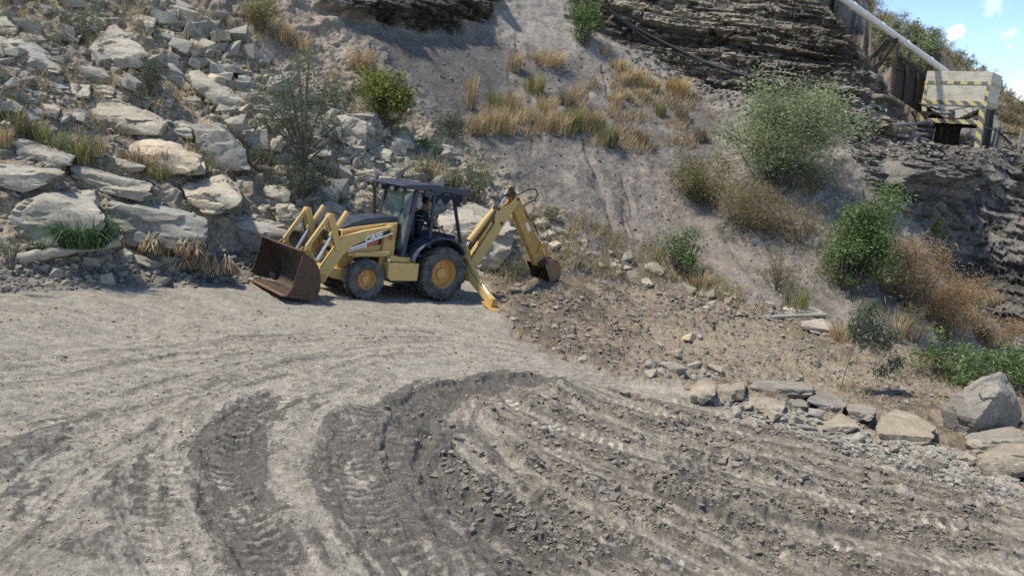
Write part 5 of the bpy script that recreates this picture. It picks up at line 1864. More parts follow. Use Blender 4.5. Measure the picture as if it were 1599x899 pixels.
def hopper():
    Y0 = 44.6
    p = at(1486, 228, Y0)
    root = empty('coal_hopper', p)
    root.rotation_euler = (0, 0, math.radians(-40))
    root.scale = (.98, .98, .885)
    tag(root, 'pale brick loading hopper on striped legs, on the bench below the white pipe', 'hopper')
    w, d = 1.62, 1.5            # half width, depth
    zt, zb, zc = 4.45, 2.45, 1.62
    t = .14
    mb = MB()
    # four walls, top left open
    mb.prism([(-w, zb), (w, zb), (w, zt), (-w, zt)], -d, -d + t)
    mb.prism([(-w, zb), (w, zb), (w, zt), (-w, zt)], d - t, d)
    mb.box(-w, -w + t, -d + t + .002, d - t - .002, zb, zt)
    mb.box(w - t, w, -d + t + .002, d - t - .002, zb, zt)
    mb.build('bin', 'brick', root, .015)
    fu = MB()
    k, q = .34, .34
    top = [(-w + .03, -d + .03, zb), (w - .03, -d + .03, zb), (w - .03, d - .03, zb), (-w + .03, d - .03, zb)]
    bot = [(-k, -q - .55, zc), (k, -q - .55, zc), (k, q, zc), (-k, q, zc)]
    fu.add(top + bot, [(0, 1, 5, 4), (1, 2, 6, 5), (2, 3, 7, 6), (3, 0, 4, 7), (4, 5, 6, 7), (3, 2, 1, 0)])
    fu.prism([(-w + .12, zb - .002), (-.36, 1.68), (.36, 1.68), (w - .12, zb - .002)], -d + .01, -d + .10)
    fu.build('funnel', 'brick', root)
    g = MB()
    g.box(-.15, .15, -1.56, -1.495, 1.62, 2.12)
    g.box(-.42, .42, -1.05, .35, 1.50, 1.63)
    g.build('gate', 'darkwood', root, .01)
    for z, h_, mt in ((3.70, .16, 'haz_band'), (2.46, .26, 'haz_slant')):
        b = MB()
        b.box(-w - .02, w + .02, -d - .025, -d - .002, z, z + h_)
        b.box(w + .002, w + .025, -d, d, z, z + h_)
        b.build('striped_band', mt, root)
    for sx_ in (-1, 1):
        e = MB()
        e.box(sx_ * w - .16 * (sx_ > 0), sx_ * w + .16 * (sx_ < 0), -d - .032, -d - .027, 2.78, 3.66)
        e.build('corner_strip', 'haz_leg', root)
    for sx_ in (-1, 1):
        for sy_ in (-1, 1):
            l = MB()
            x0 = sx_ * (w - .19)
            l.prism([(x0 - .14 + sx_ * .16, -.9), (x0 + .14 + sx_ * .16, -.9), (x0 + .14, zb - .003), (x0 - .14, zb - .003)], sy_ * (d - .2) - .18, sy_ * (d - .2) + .18)
            l.build('leg', 'haz_leg' if sy_ < 0 else 'darkwood', root, .012)
    b = MB()
    b.box(-w + .2, w - .2, -d + .02, -d + .2, 1.34, 1.6)
    b.build('cross_beam', 'haz_leg', root, .012)
    b = MB()
    b.box(-w + .2, w - .2, d - .2, d - .02, 1.2, 1.6)
    b.build('cross_beam', 'darkwood', root, .012)
    for sx_ in (-1, 1):
        b = MB()
        x0 = sx_ * (w - .2)
        for i in range(6):
            y0 = -d + .42 + i * .365
            b.box(x0 - .04 + .012 * (i % 2), x0 + .04 + .012 * (i % 2), y0, y0 + .35, -.8 if sx_ < 0 else (-.6 if i % 2 else .2), zb - .01)
        b.build('side_boards', 'darkwood', root, .008)
    b = MB()
    for i in range(4):
        b.box(-w + .36 + i * .34, -w + .685 + i * .34, d - .34 + .012 * (i % 2), d - .27 + .012 * (i % 2), -.6, zb - .02)
    b.build('back_boards', 'darkwood', root, .008)  # dark boards added behind the left half to make the opening darker
    b = MB()
    b.bar((w - .3, -d + .05, 1.62), (.45, -d + .05, 2.3), .08, .1)
    b.bar((-w + .3, -d + .05, 1.62), (-.6, -d + .05, 2.3), .08, .1)
    b.build('brace', 'darkwood', root, .006)
    return Y0


HY = hopper()


def cable(name, label, pts, r, mat, cat, dy=None):
    """a hose or cable through photo points; depth taken a little in front of the slope"""
    P = []
    for q in pts:
        Yq = q[2] if len(q) > 2 else hit(q[0], max(q[1], 2))[1] - (dy or .6)
        P.append(at(q[0], q[1], Yq))
    P = np.array(P)
    P[1:-1, 1] = .25 * P[:-2, 1] + .5 * P[1:-1, 1] + .25 * P[2:, 1]
    t = np.linspace(0, len(P) - 1, (len(P) - 1) * 6 + 1)
    Q = np.stack([np.interp(t, np.arange(len(P)), P[:, k]) for k in range(3)], 1)
    for _ in range(6):
        Q[1:-1] = .25 * Q[:-2] + .5 * Q[1:-1] + .25 * Q[2:]
    mb = MB()
    mb.tube(Q, r, 10)
    o = mb.build(name, mat, None, 0, True)
    tag(o, label, cat)
    return o


cable('power_cable', 'thick black cable sagging across the rock ledges from the top edge to the bench', [(880, -40), (905, -14), (932, 4), (985, 41), (1040, 71), (1100, 97), (1150, 115), (1200, 127), (1250, 143), (1290, 156), (1312, 168), (1325, 181), (1334, 194)], .095, 'hose', 'cable', .9)
cable('power_cable', 'thin black cable hanging just below the thick one at its upper end', [(930, 2), (985, 46), (1035, 76), (1080, 93), (1110, 101)], .045, 'hose', 'cable', .8)
cable('water_hose', 'grey hose looping over the rocks at the lower end of the thick black cable', [(1332, 194), (1343, 178), (1356, 164), (1368, 165), (1380, 172)], .07, 'greyhose', 'hose', .5)
cable('water_hose', 'grey hose curving up from the rocks to the front of the hopper', [(1398, 196), (1408, 184), (1420, 175), (1436, 173), (1452, 175, 43.2), (1470, 178, 42.6), (1486, 177, 42.4)], .07, 'greyhose', 'hose', .5)
cable('water_hose', 'pale hose coming steeply down the rocks left of the timber wall', [(1362, 84), (1368, 100), (1373, 116), (1378, 130), (1384, 138)], .08, 'greyhose', 'hose', .4)
cable('wire', 'black wire running from the rocks to the left leg of the hopper', [(1372, 98), (1400, 120), (1425, 142), (1450, 162, 43.0), (1468, 172, 42.6)], .04, 'hose', 'wire', .7)
cable('wire', 'thin dark wire slung across the front of the hopper to the fence on its right', [(1452, 166, 42.9), (1478, 174, 42.4), (1510, 168, 42.4), (1535, 163, 43.2)], .025, 'hose', 'wire', .6)
cable('wire', 'thin pale wire from the right hopper leg down to the fence', [(1522, 196, 42.8), (1545, 201, 44.0), (1575, 208, 45.0), (1599, 212, 46.0)], .03, 'greyhose', 'wire', .6)


def white_pipe():
    a = at(1478, 113, HY + .3)
    b0 = hit(1318, 2)
    b = at(1313, -4, 38.2)
    e = b + (b - a) * .55
    root = empty('conveyor_pipe', a)
    tag(root, 'long white pipe sloping down the hillside into the top of the hopper', 'pipe')
    mb = MB()
    mb.tube([Vector(a - a), Vector(e - a)], .16, 18)
    o = mb.build('tube', 'pipe', root, 0, False)
    autosmooth(o, 40)
    for t in (.18, .42, .66, .9, 1.2):
        c = (b - a) * t
        dirn = (b - a) / np.linalg.norm(b - a)
        f = MB()
        f.tube([c - dirn * .05, c + dirn * .05], .185, 18)
        autosmooth(f.build('flange', 'pipe', root), 40)
    for t in (.55,):
        c = (b - a) * t
        s = MB()
        s.bar(c + np.array([.25, 0, -.2]), c + np.array([.4, 2.2, -1.6]), .12, .12, (0, 1, 0))
        s.bar(c + np.array([-.25, 0, -.2]), c + np.array([-.4, 2.2, -1.6]), .12, .12, (0, 1, 0))
        s.build('support', 'darkwood', root)


white_pipe()


def timber_wall():
    a, b = at(1394, 122, 44.3), at(1446, 158, 46.2)
    root = empty('timber_wall', a)
    tag(root, 'leaning dark timber retaining wall left of the hopper under the white pipe', 'retaining wall')
    r = np.random.default_rng(3)
    n = 17
    bd = MB()
    for i in range(n):
        t = (i + .5) / n
        c = (b - a) * t
        h_ = 1.35 + r.uniform(-.3, .35)
        l = (b - a) / np.linalg.norm(b - a)
        lean = np.array([-.25, .15, 0]) * h_ * .3
        bd.bar(c + np.array([0, 0, -.8]), c + lean + np.array([0, 0, h_]), .09, np.linalg.norm(b - a) / n * .94, tuple(l))
    bd.build('boards', 'darkwood', root, .01)
    for t in (.02, .35, .68, .98):
        c = (b - a) * t + np.array([0, -.16, 0])
        p = MB()
        p.tube([c + np.array([0, 0, -.8]), c + np.array([-.15, 0, 1.8])], .09, 8)
        p.build('post', 'darkwood', root)
    rl = MB()
    rl.bar(np.array([0, -.27, 1.2]), (b - a) + np.array([0, -.27, 1.1]), .08, .14)
    rl.build('rail', 'darkwood', root)
    # broken planks leaning on the rocks further up
    for k, (x0, y0, x1, y1, lb) in enumerate(((1352, 72, 1372, 58, 'grey broken plank on the rocks high under the white pipe'), (1368, 88, 1386, 62, 'dark broken plank leaning on the rocks above the timber wall'), (1336, 42, 1352, 62, 'thin dark stick lying on the slope left of the white pipe'))):
        p0, p1 = at(x0, y0, hit(x0, y0)[1] - .3), at(x1, y1, hit(x0, y0)[1] - .2)
        q = MB()
        q.bar(p0, p1, .06, .22)
        tag(q.build('plank', 'darkwood', None, .005), lb, 'plank')


timber_wall()

# stack of worn tyres left of the hopper
pt = at(1437, 238, 43.6)
names_ = ['bottom tyre of the stack beside the left hopper leg', 'second tyre from the bottom of the stack beside the hopper', 'third tyre from the bottom of the stack beside the hopper', 'fourth tyre from the bottom of the stack beside the hopper', 'second tyre from the top of the stack beside the hopper', 'topmost tyre of the stack beside the hopper']
prof = [(.27 + .19 * math.cos(a) * (1 if math.cos(a) < 0 else 1.0), .145 * math.sin(a)) for a in np.linspace(0, 2 * math.pi, 15)[:-1]]
tyre_me = None
for k in range(6):
    if tyre_me is None:
        mb = MB()
        mb.lathe(prof, (0, 0, 0), 'z', 28)
        tyre_me = mb.mesh('old_tyre')
        tyre_me.materials.append(M['tyre'])
        tyre_me.polygons.foreach_set('use_smooth', np.ones(len(tyre_me.polygons), bool))
    o = bpy.data.objects.new('old_tyre', tyre_me)
    COL.objects.link(o)
    o.location = Vector(pt) + Vector((.04 * math.sin(k * 2.1), .04 * math.cos(k * 1.7), .1 + .285 * k))
    o.rotation_euler = (.05 * math.sin(k), .06 * math.cos(k * 2), k)
    tag(o, 'worn black tyre, ' + names_[k], 'tyre', 'stacked tyres beside the hopper')

# fence at the right of the hopper
fa = at(1552, 224, 44.5)
root = empty('post_fence', fa)
tag(root, 'short grey wooden fence of posts and a rail right of the hopper', 'fence')
for x, y in ((1552, 224), (1559, 223), (1592, 226), (1625, 230)):
    c = at(x, y, 44.5) - fa
    mb = MB()
    mb.bar(c + np.array([0, 0, -.4]), c + np.array([.02, 0, .85]), .16, .16, (0, 1, 0))
    mb.build('post', 'deadwood', root, .01)
mb = MB()
mb.bar(at(1557, 207, 44.6) - fa, at(1630, 214, 44.6) - fa, .07, .1)
mb.bar(at(1560, 206, 44.4) - fa, at(1580, 226, 44.2) - fa, .07, .1)
mb.build('rail', 'darkwood', root, .005)
# ------------------------------------------------------------------ backhoe loader; local x forward, y to its left, z up
def pose_matrix(v):
    y, p, r = v[3:6]
    cy, sy_, cp, sp, cr, sr = math.cos(y), math.sin(y), math.cos(p), math.sin(p), math.cos(r), math.sin(r)
    Rz = Matrix(((cy, -sy_, 0), (sy_, cy, 0), (0, 0, 1)))
    Ry = Matrix(((cp, 0, -sp), (0, 1, 0), (sp, 0, cp)))
    Rx = Matrix(((1, 0, 0), (0, cr, -sr), (0, sr, cr)))
    m = (Rz @ Ry @ Rx).to_4x4()
    m.translation = Vector(v[:3])
    return m


POSE = pose_matrix((-2.38956527, 19.7287582, -4.61318773, 3.84217600, .100276899, .00931987749))


def text_mesh(txt, size, mat, parent, name, org, xd, upd, bold=0.0, depth=.002, squash=1.0):
    cu = bpy.data.curves.new('t', 'FONT')
    cu.body = txt
    cu.size = size
    cu.offset = bold
    cu.extrude = depth
    cu.align_x = 'LEFT'
    ob = bpy.data.objects.new('t', cu)
    COL.objects.link(ob)
    bpy.context.view_layer.update()
    me = bpy.data.meshes.new_from_object(ob.evaluated_get(bpy.context.evaluated_depsgraph_get()))
    bpy.data.objects.remove(ob)
    X_ = Vector(xd).normalized()
    U_ = Vector(upd)
    Z_ = X_.cross(U_).normalized()
    mt = Matrix(((X_.x * squash, U_.x, Z_.x, org[0]), (X_.y * squash, U_.y, Z_.y, org[1]), (X_.z * squash, U_.z, Z_.z, org[2]), (0, 0, 0, 1)))
    me.transform(mt)
    me.materials.clear()
    return link(name, me, mat, parent)


def wheel(root, c, R_, w, rr, side, nl):
    """tyre with bar lugs, dished rim, hub with bolts"""
    cx, cyy, cz = c
    s = side
    rm = MB()
    prof = [(rr * 1.04, -w * .40), (rr * 1.06, -w * .42), (rr * 1.0, -w * .38), (rr * .93, -w * .1), (rr * .93, w * .18), (rr * .99, w * .36), (rr * 1.07, w * .42), (rr * 1.06, w * .44), (rr * .985, w * .40), (rr * .90, w * .2), (rr * .86, w * .03), (rr * .5, w * .10), (rr * .30, w * .10), (.001, w * .10), (.001, -w * .3), (rr * .9, -w * .3)]
    rm.lathe([(r, o * s) for r, o in prof], c, 'y', 40)
    wh = rm.build('wheel', 'orange', root)
    autosmooth(wh, 35)
    ty = MB()
    pr = [(rr * 1.0, -w * .44), (rr * 1.12, -w * .475), (R_ * .78, -w * .52), (R_ * .90, -w * .505), (R_ * .945, -w * .44), (R_ * .955, -w * .2), (R_ * .958, 0),
          (R_ * .955, w * .2), (R_ * .945, w * .44), (R_ * .90, w * .505), (R_ * .78, w * .52), (rr * 1.12, w * .475), (rr * 1.0, w * .44)]
    ty.lathe(pr, c, 'y', 56)
    for sd_ in (-1, 1):
        for k in range(nl):
            g0 = 2 * math.pi * (k + (.5 if sd_ > 0 else 0)) / nl
            wd = 2 * math.pi / nl * .20
            vs = []
            for (o, ri, ro, sh) in ((-.03 * w, .94, 1.0, 0.0), (.30 * w, .94, .998, .13), (.50 * w, .90, .972, .24), (.535 * w, .80, .86, .27)):
                for gg in (-wd, wd):
                    for q in (ri, ro):
                        g = g0 + sh * 1.1 + gg * (1 if q == ri else .8)
                        vs.append((cx + R_ * q * math.cos(g), cyy + o * sd_, cz + R_ * q * math.sin(g)))
            fs = []
            for a in range(3):
                i, j = a * 4, a * 4 + 4
                fs += [(i, i + 1, j + 1, j), (i + 2, j + 2, j + 3, i + 3), (i + 1, i + 3, j + 3, j + 1), (i, j, j + 2, i + 2)]
            fs += [(0, 2, 3, 1), (12, 13, 15, 14)]
            ty.add(vs, fs)
    autosmooth(ty.build('tyre', 'tyre', wh), 32)
    hb = MB()
    hb.lathe([(.001, w * .08 * s), (rr * .40, w * .08 * s), (rr * .40, w * .22 * s), (rr * .36, w * .26 * s), (.001, w * .26 * s)], c, 'y', 28)
    for k in range(8):
        g = 2 * math.pi * k / 8
        x, z = cx + rr * .58 * math.cos(g), cz + rr * .58 * math.sin(g)
        hb.tube([(x, cyy + w * .06 * s, z), (x, cyy + w * .15 * s, z)], .026, 6)
    autosmooth(hb.build('hub', 'orange', wh), 35)
    return wh


def backhoe():
    root = empty('backhoe_loader')
    root.matrix_world = POSE
    tag(root, 'yellow backhoe loader with dark blue cab and rusty front bucket at the road edge', 'backhoe loader')
    B_ = lambda: MB()
    for s in (1, -1):
        wheel(root, (0, .72 * s, .68), .69, .46, .37, s, 19)
        wheel(root, (2.14, .71 * s, .475), .485, .33, .245, s, 17)
    # chassis
    m = B_()
    m.box(-.95, 2.62, .16, .34, .46, .84)
    m.box(-.95, 2.62, -.34, -.16, .46, .84)
    m.box(-.3, 1.5, -.158, .158, .40, .95)
    m.build('chassis', 'yellow_worn', root, .012)
    m = B_()
    m.tube([(2.14, -.6, .475), (2.14, .6, .475)], .085, 10)
    m.prism([(1.98, .42), (2.30, .42), (2.26, .62), (2.02, .62)], -.22, .22)
    m.build('front_axle', 'yellow_worn', root, .01)
    m = B_()
    m.tube([(0, -.5, .68), (0, .5, .68)], .13, 12)
    m.build('rear_axle', 'yellow_worn', root)
    m = B_()
    m.prism([(2.36, .34), (2.82, .42), (2.96, .50), (2.96, .66), (2.36, .67)], -.42, .42)
    m.build('front_weight', 'yellow', root, .02)
    m = B_()
    m.box(2.28, 2.70, -.38, .38, .672, 1.0)
    m.build('front_frame', 'yellow_worn', root, .015)
    # engine hood
    m = B_()
    m.prism([(1.22, 1.03), (2.62, .98), (2.69, 1.1), (2.68, 1.57), (2.40, 1.655), (1.62, 1.80), (1.22, 1.85)], -.43, .43)
    m.build('hood_side', 'yellow', root, .02)
    m = B_()
    m.prism([(1.17, 1.855), (1.40, 1.845), (1.66, 1.802), (2.45, 1.652), (2.67, 1.585), (2.66, 1.63), (2.42, 1.76), (2.05, 1.88), (1.55, 1.965), (1.17, 1.985)], -.37, .37)
    o = m.build('hood', 'navy', root, .05)
    m = B_()
    m.box(2.685, 2.735, -.34, .34, 1.02, 1.54)
    for i in range(7):
        m.box(2.735, 2.745, -.32, .32, 1.06 + i * .068, 1.085 + i * .068)
    m.build('grille', 'black', root, .006)
    m = B_()
    m.prism([(2.62, 1.16), (2.64, 1.28), (1.62, 1.60), (1.62, 1.28)], .432, .436)
    m.build('hood_decal', 'black', root)
    m = B_()
    m.prism([(2.64, 1.47), (2.64, 1.56), (1.66, 1.77), (1.66, 1.67)], .430, .455)
    m.build('hood_moulding', 'yellow', root, .008)
    m = B_()
    m.prism([(1.24, 1.05), (1.58, 1.03), (1.58, 1.60), (1.50, 1.80), (1.24, 1.82)], .432, .46)
    m.build('side_panel', 'yellow', root, .012)
    m = B_()
    m.prism([(1.32, 1.20), (1.50, 1.20), (1.47, 1.44), (1.36, 1.44)], .461, .468)
    m.build('louvre', 'yellow_worn', root)
    m = B_()
    m.prism([(2.48, 1.03), (2.50, 1.10), (2.02, 1.30), (2.0, 1.21)], .4375, .4405)
    m.build('decal_stripe', 'white', root)
    m = B_()
    m.prism([(1.999, 1.21), (2.019, 1.30), (1.70, 1.41), (1.72, 1.30)], .4375, .441)
    m.build('decal_stripe', 'red', root)
    # exhaust
    m = B_()
    m.tube([(1.50, -.32, 1.9), (1.50, -.32, 2.05)], .075, 14)
    m.tube([(1.50, -.32, 2.0), (1.52, -.32, 2.45), (1.56, -.32, 2.62), (1.66, -.32, 2.74)], .045, 12)
    autosmooth(m.build('exhaust', 'rust', root), 45)
    # side box, step, tank
    for s in (1, -1):
        y0, y1 = sorted((.36 * s, .88 * s))
        m = B_()
        m.prism([(.74, .48), (1.50, .47), (1.60, .56), (1.60, .90), (.74, .92)], y0, y1)
        m.build('tank_box', 'yellow', root, .02)
        m = B_()
        y0, y1 = sorted((.36 * s, .78 * s))
        m.box(.84, 1.52, y0, y1, .923, 1.045)
        m.build('step', 'yellow', root, .012)
        m = B_()
        y0, y1 = sorted((.30 * s, .62 * s))
        m.prism([(.72, .44), (.86, .36), (1.26, .36), (1.42, .44), (1.42, .468), (.72, .468)], y0, y1)
        m.build('belly_guard', 'black', root)
    m = B_()
    m.tube([(1.58, .80, .93), (1.58, .80, 1.0)], .045, 10)
    autosmooth(m.build('filler_cap', 'chrome', root), 40)
    # loader towers and arms
    for s in (1, -1):
        def yy(a, b):
            return sorted((a * s, b * s))
        m = B_()
        m.prism([(1.30, .70), (1.72, .70), (1.62, 1.2), (1.56, 1.78), (1.36, 1.80), (1.28, 1.2)], *yy(.475, .53))
        m.build('loader_tower', 'yellow', root, .012)
        m = B_()
        m.prism([(1.50, 1.775), (2.22, 1.62), (2.80, 1.43), (2.90, 1.28), (3.31, .62), (3.33, .42), (3.23, .32), (3.12, .39), (2.70, 1.05), (2.58, 1.15), (2.0, 1.37), (1.42, 1.60), (1.36, 1.68)], *yy(.55, .67))
        arm = m.build('loader_arm', 'yellow', root, .014)
        m = B_()
        for px_, pz_ in ((3.18, .47), (1.47, 1.66), (1.45, 1.48)):
            m.tube([(px_, .54 * s, pz_), (px_, .70 * s, pz_)], .085 if px_ > 3 else .05, 16)
        autosmooth(m.build('pivot_pin', 'yellow_worn', arm), 40)
        m = B_()
        m.tube([(2.58, .61 * s, 1.02), (2.4, .61 * s, 1.03)], .032, 10)
        m.tube([(2.44, .61 * s, 1.03), (1.50, .61 * s, 1.08)], .068, 14)
        autosmooth(m.build('lift_cylinder', 'yellow', root), 40)
        # link, long link, tilt cylinder
        m = B_()
        m.prism([(2.79, 1.12), (2.93, 1.09), (3.21, 1.86), (3.17, 1.95), (3.08, 1.95)], *yy(.672, .71))
        m.build('bellcrank', 'yellow', root, .01)
        m = B_()
        m.prism([(2.79, 1.12), (2.93, 1.09), (3.21, 1.86), (3.17, 1.95), (3.08, 1.95)], *yy(.50, .538))
        m.build('bellcrank', 'yellow', root, .01)
        m = B_()
        m.prism([(3.08, 1.90), (3.17, 1.95), (3.66, 1.18), (3.62, 1.02), (3.52, 1.06), (3.53, 1.22)], *yy(.57, .65))
        m.build('bucket_link', 'yellow', root, .01)
        m = B_()
        m.tube([(3.34, .60 * s, .86), (3.02, .60 * s, 1.47)], .034, 10)
        autosmooth(m.build('cylinder_rod', 'chrome', root), 40)
        m = B_()
        m.tube([(3.06, .60 * s, 1.41), (2.71, .60 * s, 2.01)], .065, 14)
        autosmooth(m.build('tilt_cylinder', 'yellow', root), 40)
        m = B_()
        for k in range(3):
            z0 = .05 * k
            m.tube([(3.25, (.44 - .05 * k) * s, .95 + z0), (3.0, (.47 - .05 * k) * s, 1.2 + z0), (2.9, (.45 - .06 * k) * s, 1.45 + z0), (2.72, (.43 - .05 * k) * s, 1.28 + z0), (2.62, (.40 - .04 * k) * s, 1.05)], .018, 7)
        m.build('hose', 'hose', root, 0, True)
    m = B_()
    m.tube([(2.98, .70, 1.47), (2.85, .3, 1.50), (2.88, -.3, 1.50), (2.98, -.70, 1.47)], .022, 8)
    m.build('hose', 'greyhose', root, 0, True)
    m = B_()
    m.tube([(2.72, -.55, 1.15), (2.72, .55, 1.15)], .075, 14)
    autosmooth(m.build('torque_tube', 'yellow_worn', root), 40)
    # decal and writing on the near arm
    m = B_()
    m.prism([(2.50, 1.20), (2.52, 1.235), (1.55, 1.70), (1.55, 1.585)], .6705, .6735)
    m.build('arm_decal', 'black', root)
    m = B_()
    m.prism([(2.57, 1.16), (2.58, 1.19), (1.46, 1.63), (1.45, 1.60)], .6705, .676)
    m.build('arm_edge_stripe', 'white', root)
    text_mesh('CASE', .205, 'white', root, 'lettering', (2.20, .678, 1.335), (-1, 0, .36), (.10, 0, 1.0), .009, .002, 1.02)
    text_mesh('580', .115, 'black', root, 'model_number', (2.63, .4575, 1.35), (-1, 0, .235), (.05, 0, 1.0), .003, .001, 1.05)
    text_mesh('SUPER M', .062, 'black', root, 'model_lettering', (2.38, .4575, 1.42), (-1, 0, .235), (.05, 0, 1.0), .001, .001, 1.0)
    # front bucket
    prof = [(4.24, .13), (3.62, .05), (3.52, .10), (3.46, .25), (3.46, .50), (3.52, .74), (3.64, .92), (3.80, 1.02), (3.95, 1.10)]
    t = .03
    inner = []
    for i, (x, z) in enumerate(prof):
        a = prof[max(i - 1, 0)]
        b = prof[min(i + 1, len(prof) - 1)]
        tx, tz = b[0] - a[0], b[1] - a[1]
        l = math.hypot(tx, tz)
        inner.append((x + tz / l * t, z - tx / l * t))
    m = B_()
    n = len(prof)
    for i in range(n - 1):
        m.prism([prof[i], prof[i + 1], inner[i + 1], inner[i]], -1.115, 1.115)
    bk = m.build('loader_bucket', 'rust_in', root)
    side = prof + [(3.99, .85), (4.05, .60), (4.10, .35)]
    for s in (1, -1):
        m = B_()
        m.prism(side, *sorted((1.117 * s, 1.145 * s)))
        m.prism([(4.24, .12), (4.10, .36), (4.04, .36), (4.10, .12)], *sorted((1.146 * s, 1.165 * s)))
        m.prism([(4.20, .10), (3.55, .03), (3.50, .10), (3.50, .16), (4.20, .17)], *sorted((1.146 * s, 1.160 * s)))
        m.build('side_plate', 'rust', bk, .005)
    m = B_()
    m.prism([(4.34, .12), (4.34, .145), (4.02, .135), (4.02, .11)], -1.15, 1.15)
    m.build('cutting_edge', 'edge', bk, .004)
    m = B_()
    for k in range(11):
        y = -1.0 + k * .2
        m.lathe([(.001, .0), (.03, .0), (.024, .018), (.001, .02)], (4.14, y, .142), 'z', 8)
    m.build('bolt_heads', 'rust', bk)
    m = B_()
    m.prism([(3.92, 1.075), (4.0, 1.11), (3.98, 1.15), (3.90, 1.115)], -1.15, 1.15)
    m.build('top_rail', 'rust', bk, .006)
    for y in (.58, -.58):
        m = B_()
        m.prism([(3.10, .38), (3.24, .34), (3.47, .26), (3.47, .62), (3.52, .80), (3.66, 1.0), (3.74, 1.06), (3.66, 1.14), (3.50, 1.04), (3.42, .78), (3.30, .60)], y - .11, y - .075)
        m.prism([(3.10, .38), (3.24, .34), (3.47, .26), (3.47, .62), (3.52, .80), (3.66, 1.0), (3.74, 1.06), (3.66, 1.14), (3.50, 1.04), (3.42, .78), (3.30, .60)], y + .092, y + .125)
        m.build('bucket_bracket', 'yellow_worn', bk, .006)
    # cab
    m = B_()
    m.box(-.62, 1.18, -.70, .70, 1.05, 1.12)
    m.box(1.08, 1.18, -.70, .70, 1.122, 1.20)
    m.build('cab_floor', 'navy', root, .01)
    for s in (1, -1):
        m = B_()
        m.bar((1.16, .71 * s, 1.0), (.955, .71 * s, 2.68), .085, .10, (1, 0, .1))
        m.build('cab_post', 'navy', root, .014)
        m = B_()
        m.bar((.42, .72 * s, 1.30), (.44, .72 * s, 2.70), .06, .075, (1, 0, 0))
        m.build('cab_post', 'navy', root, .01)
        m = B_()
        m.bar((-.56, .70 * s, 1.45), (-.13, .70 * s, 2.70), .06, .08, (1, 0, .1))
        m.build('cab_post', 'black', root, .01)
        m = B_()
        m.bar((1.0, .71 * s, 2.665), (-.2, .71 * s, 2.685), .07, .07)
        m.build('roof_rail', 'navy', root, .01)
        # fender
        arc = [(.97, .98), (.95, 1.10), (.86, 1.27), (.70, 1.42), (.48, 1.545), (.22, 1.605), (-.05, 1.60), (-.30, 1.515), (-.47, 1.37), (-.56, 1.23)]
        inn = [(x * .955 + .0, z - .045) for x, z in arc]
        m = B_()
        for i in range(len(arc) - 1):
            m.prism([arc[i], arc[i + 1], inn[i + 1], inn[i]], *sorted((.46 * s, .97 * s)))
        m.tube([(x * .99, .97 * s, z - .02) for x, z in arc], .032, 8)
        o = m.build('fender', 'navy', root)
        autosmooth(o, 45)
        m = B_()
        m.prism([(.97, .98), (.86, 1.27), (.48, 1.54), (.05, 1.59), (-.3, 1.5), (-.5, 1.3), (-.5, 1.12), (.5, 1.12), (.8, 1.0)], *sorted((.42 * s, .455 * s)))
        m.build('inner_fender', 'black', root)
    m = B_()
    m.prism([(1.42, 2.735), (1.44, 2.765), (1.2, 2.815), (.62, 2.862), (.50, 2.85), (.50, 2.72), (1.0, 2.70)], -.77, .77)
    m.build('roof', 'navy', root, .02)
    m = B_()
    m.prism([(.60, 2.725), (.60, 2.872), (.40, 2.88), (-.50, 2.845), (-.53, 2.82), (-.53, 2.715)], -.79, .79)
    m.build('rear_visor', 'navy', root, .012)
    # cloth shade hung under the roof
    r = np.random.default_rng(4)
    vs, fs = [], []
    nx, nz = 14, 5
    for i in range(nx):
        for j in range(nz):
            x = .55 - i * .075
            z = 2.70 - j * .055 * (1 + .5 * math.sin(i * 1.3) * (j / nz))
            vs.append((x + .02 * math.sin(j * 2 + i), .745 + .03 * math.sin(i * 1.7 + j), z))
    for i in range(nx - 1):
        for j in range(nz - 1):
            fs.append((i * nz + j, i * nz + j + 1, (i + 1) * nz + j + 1, (i + 1) * nz + j))
    m = B_().add(vs, fs)
    m.add([(-.13, .76, 2.52), (-.30, .80, 2.47), (-.42, .82, 2.40), (-.24, .80, 2.40), (-.12, .77, 2.44)], [(0, 1, 2, 3, 4)])
    o = m.build('shade_cloth', 'cloth', root, 0, True)
    sd_m = o.modifiers.new('thick', 'SOLIDIFY')
    sd_m.thickness = .01
    # lights under the front of the roof
    for y, x in ((.62, 1.30), (.30, 1.36), (-.30, 1.36), (-.62, 1.32)):
        m = B_()
        m.box(x - .05, x + .05, y - .085, y + .085, 2.60, 2.715)
        wl = m.build('work_light', 'black', root, .01)
        m = B_()
        m.box(x + .051, x + .058, y - .07, y + .07, 2.615, 2.70)
        m.build('lens', 'chrome', wl)
    m = B_()
    m.box(.82, .95, .775, .80, 2.66, 2.71)
    m.build('side_marker', 'red', root, .006)
    m = B_()
    m.box(.52, .78, .765, .80, 2.62, 2.72)
    m.build('roof_lamp', 'navy', root, .008)
    # windscreen
    m = B_()
    m.add([(1.165, -.66, 1.20), (1.165, .66, 1.20), (.985, .66, 2.66), (.985, -.66, 2.66)], [(0, 1, 2, 3)])
    ws = m.build('windscreen', 'glass', root)
    m = B_()
    m.bar((1.175, .10, 1.55), (1.06, .30, 2.2), .02, .02)
    m.build('wiper', 'black', ws)
    for y in (-.66, .66):
        m = B_()
        m.bar((1.16, y, 1.15), (.975, y, 2.67), .03, .05, (1, 0, .1))
        m.build('seal', 'black', ws)
    m = B_()
    m.add([(.90, -.715, 1.55), (.46, -.715, 1.45), (.45, -.715, 2.62), (.93, -.715, 2.62)], [(0, 1, 2, 3)])
    m.build('side_window', 'glass', root)
    # inside
    m = B_()
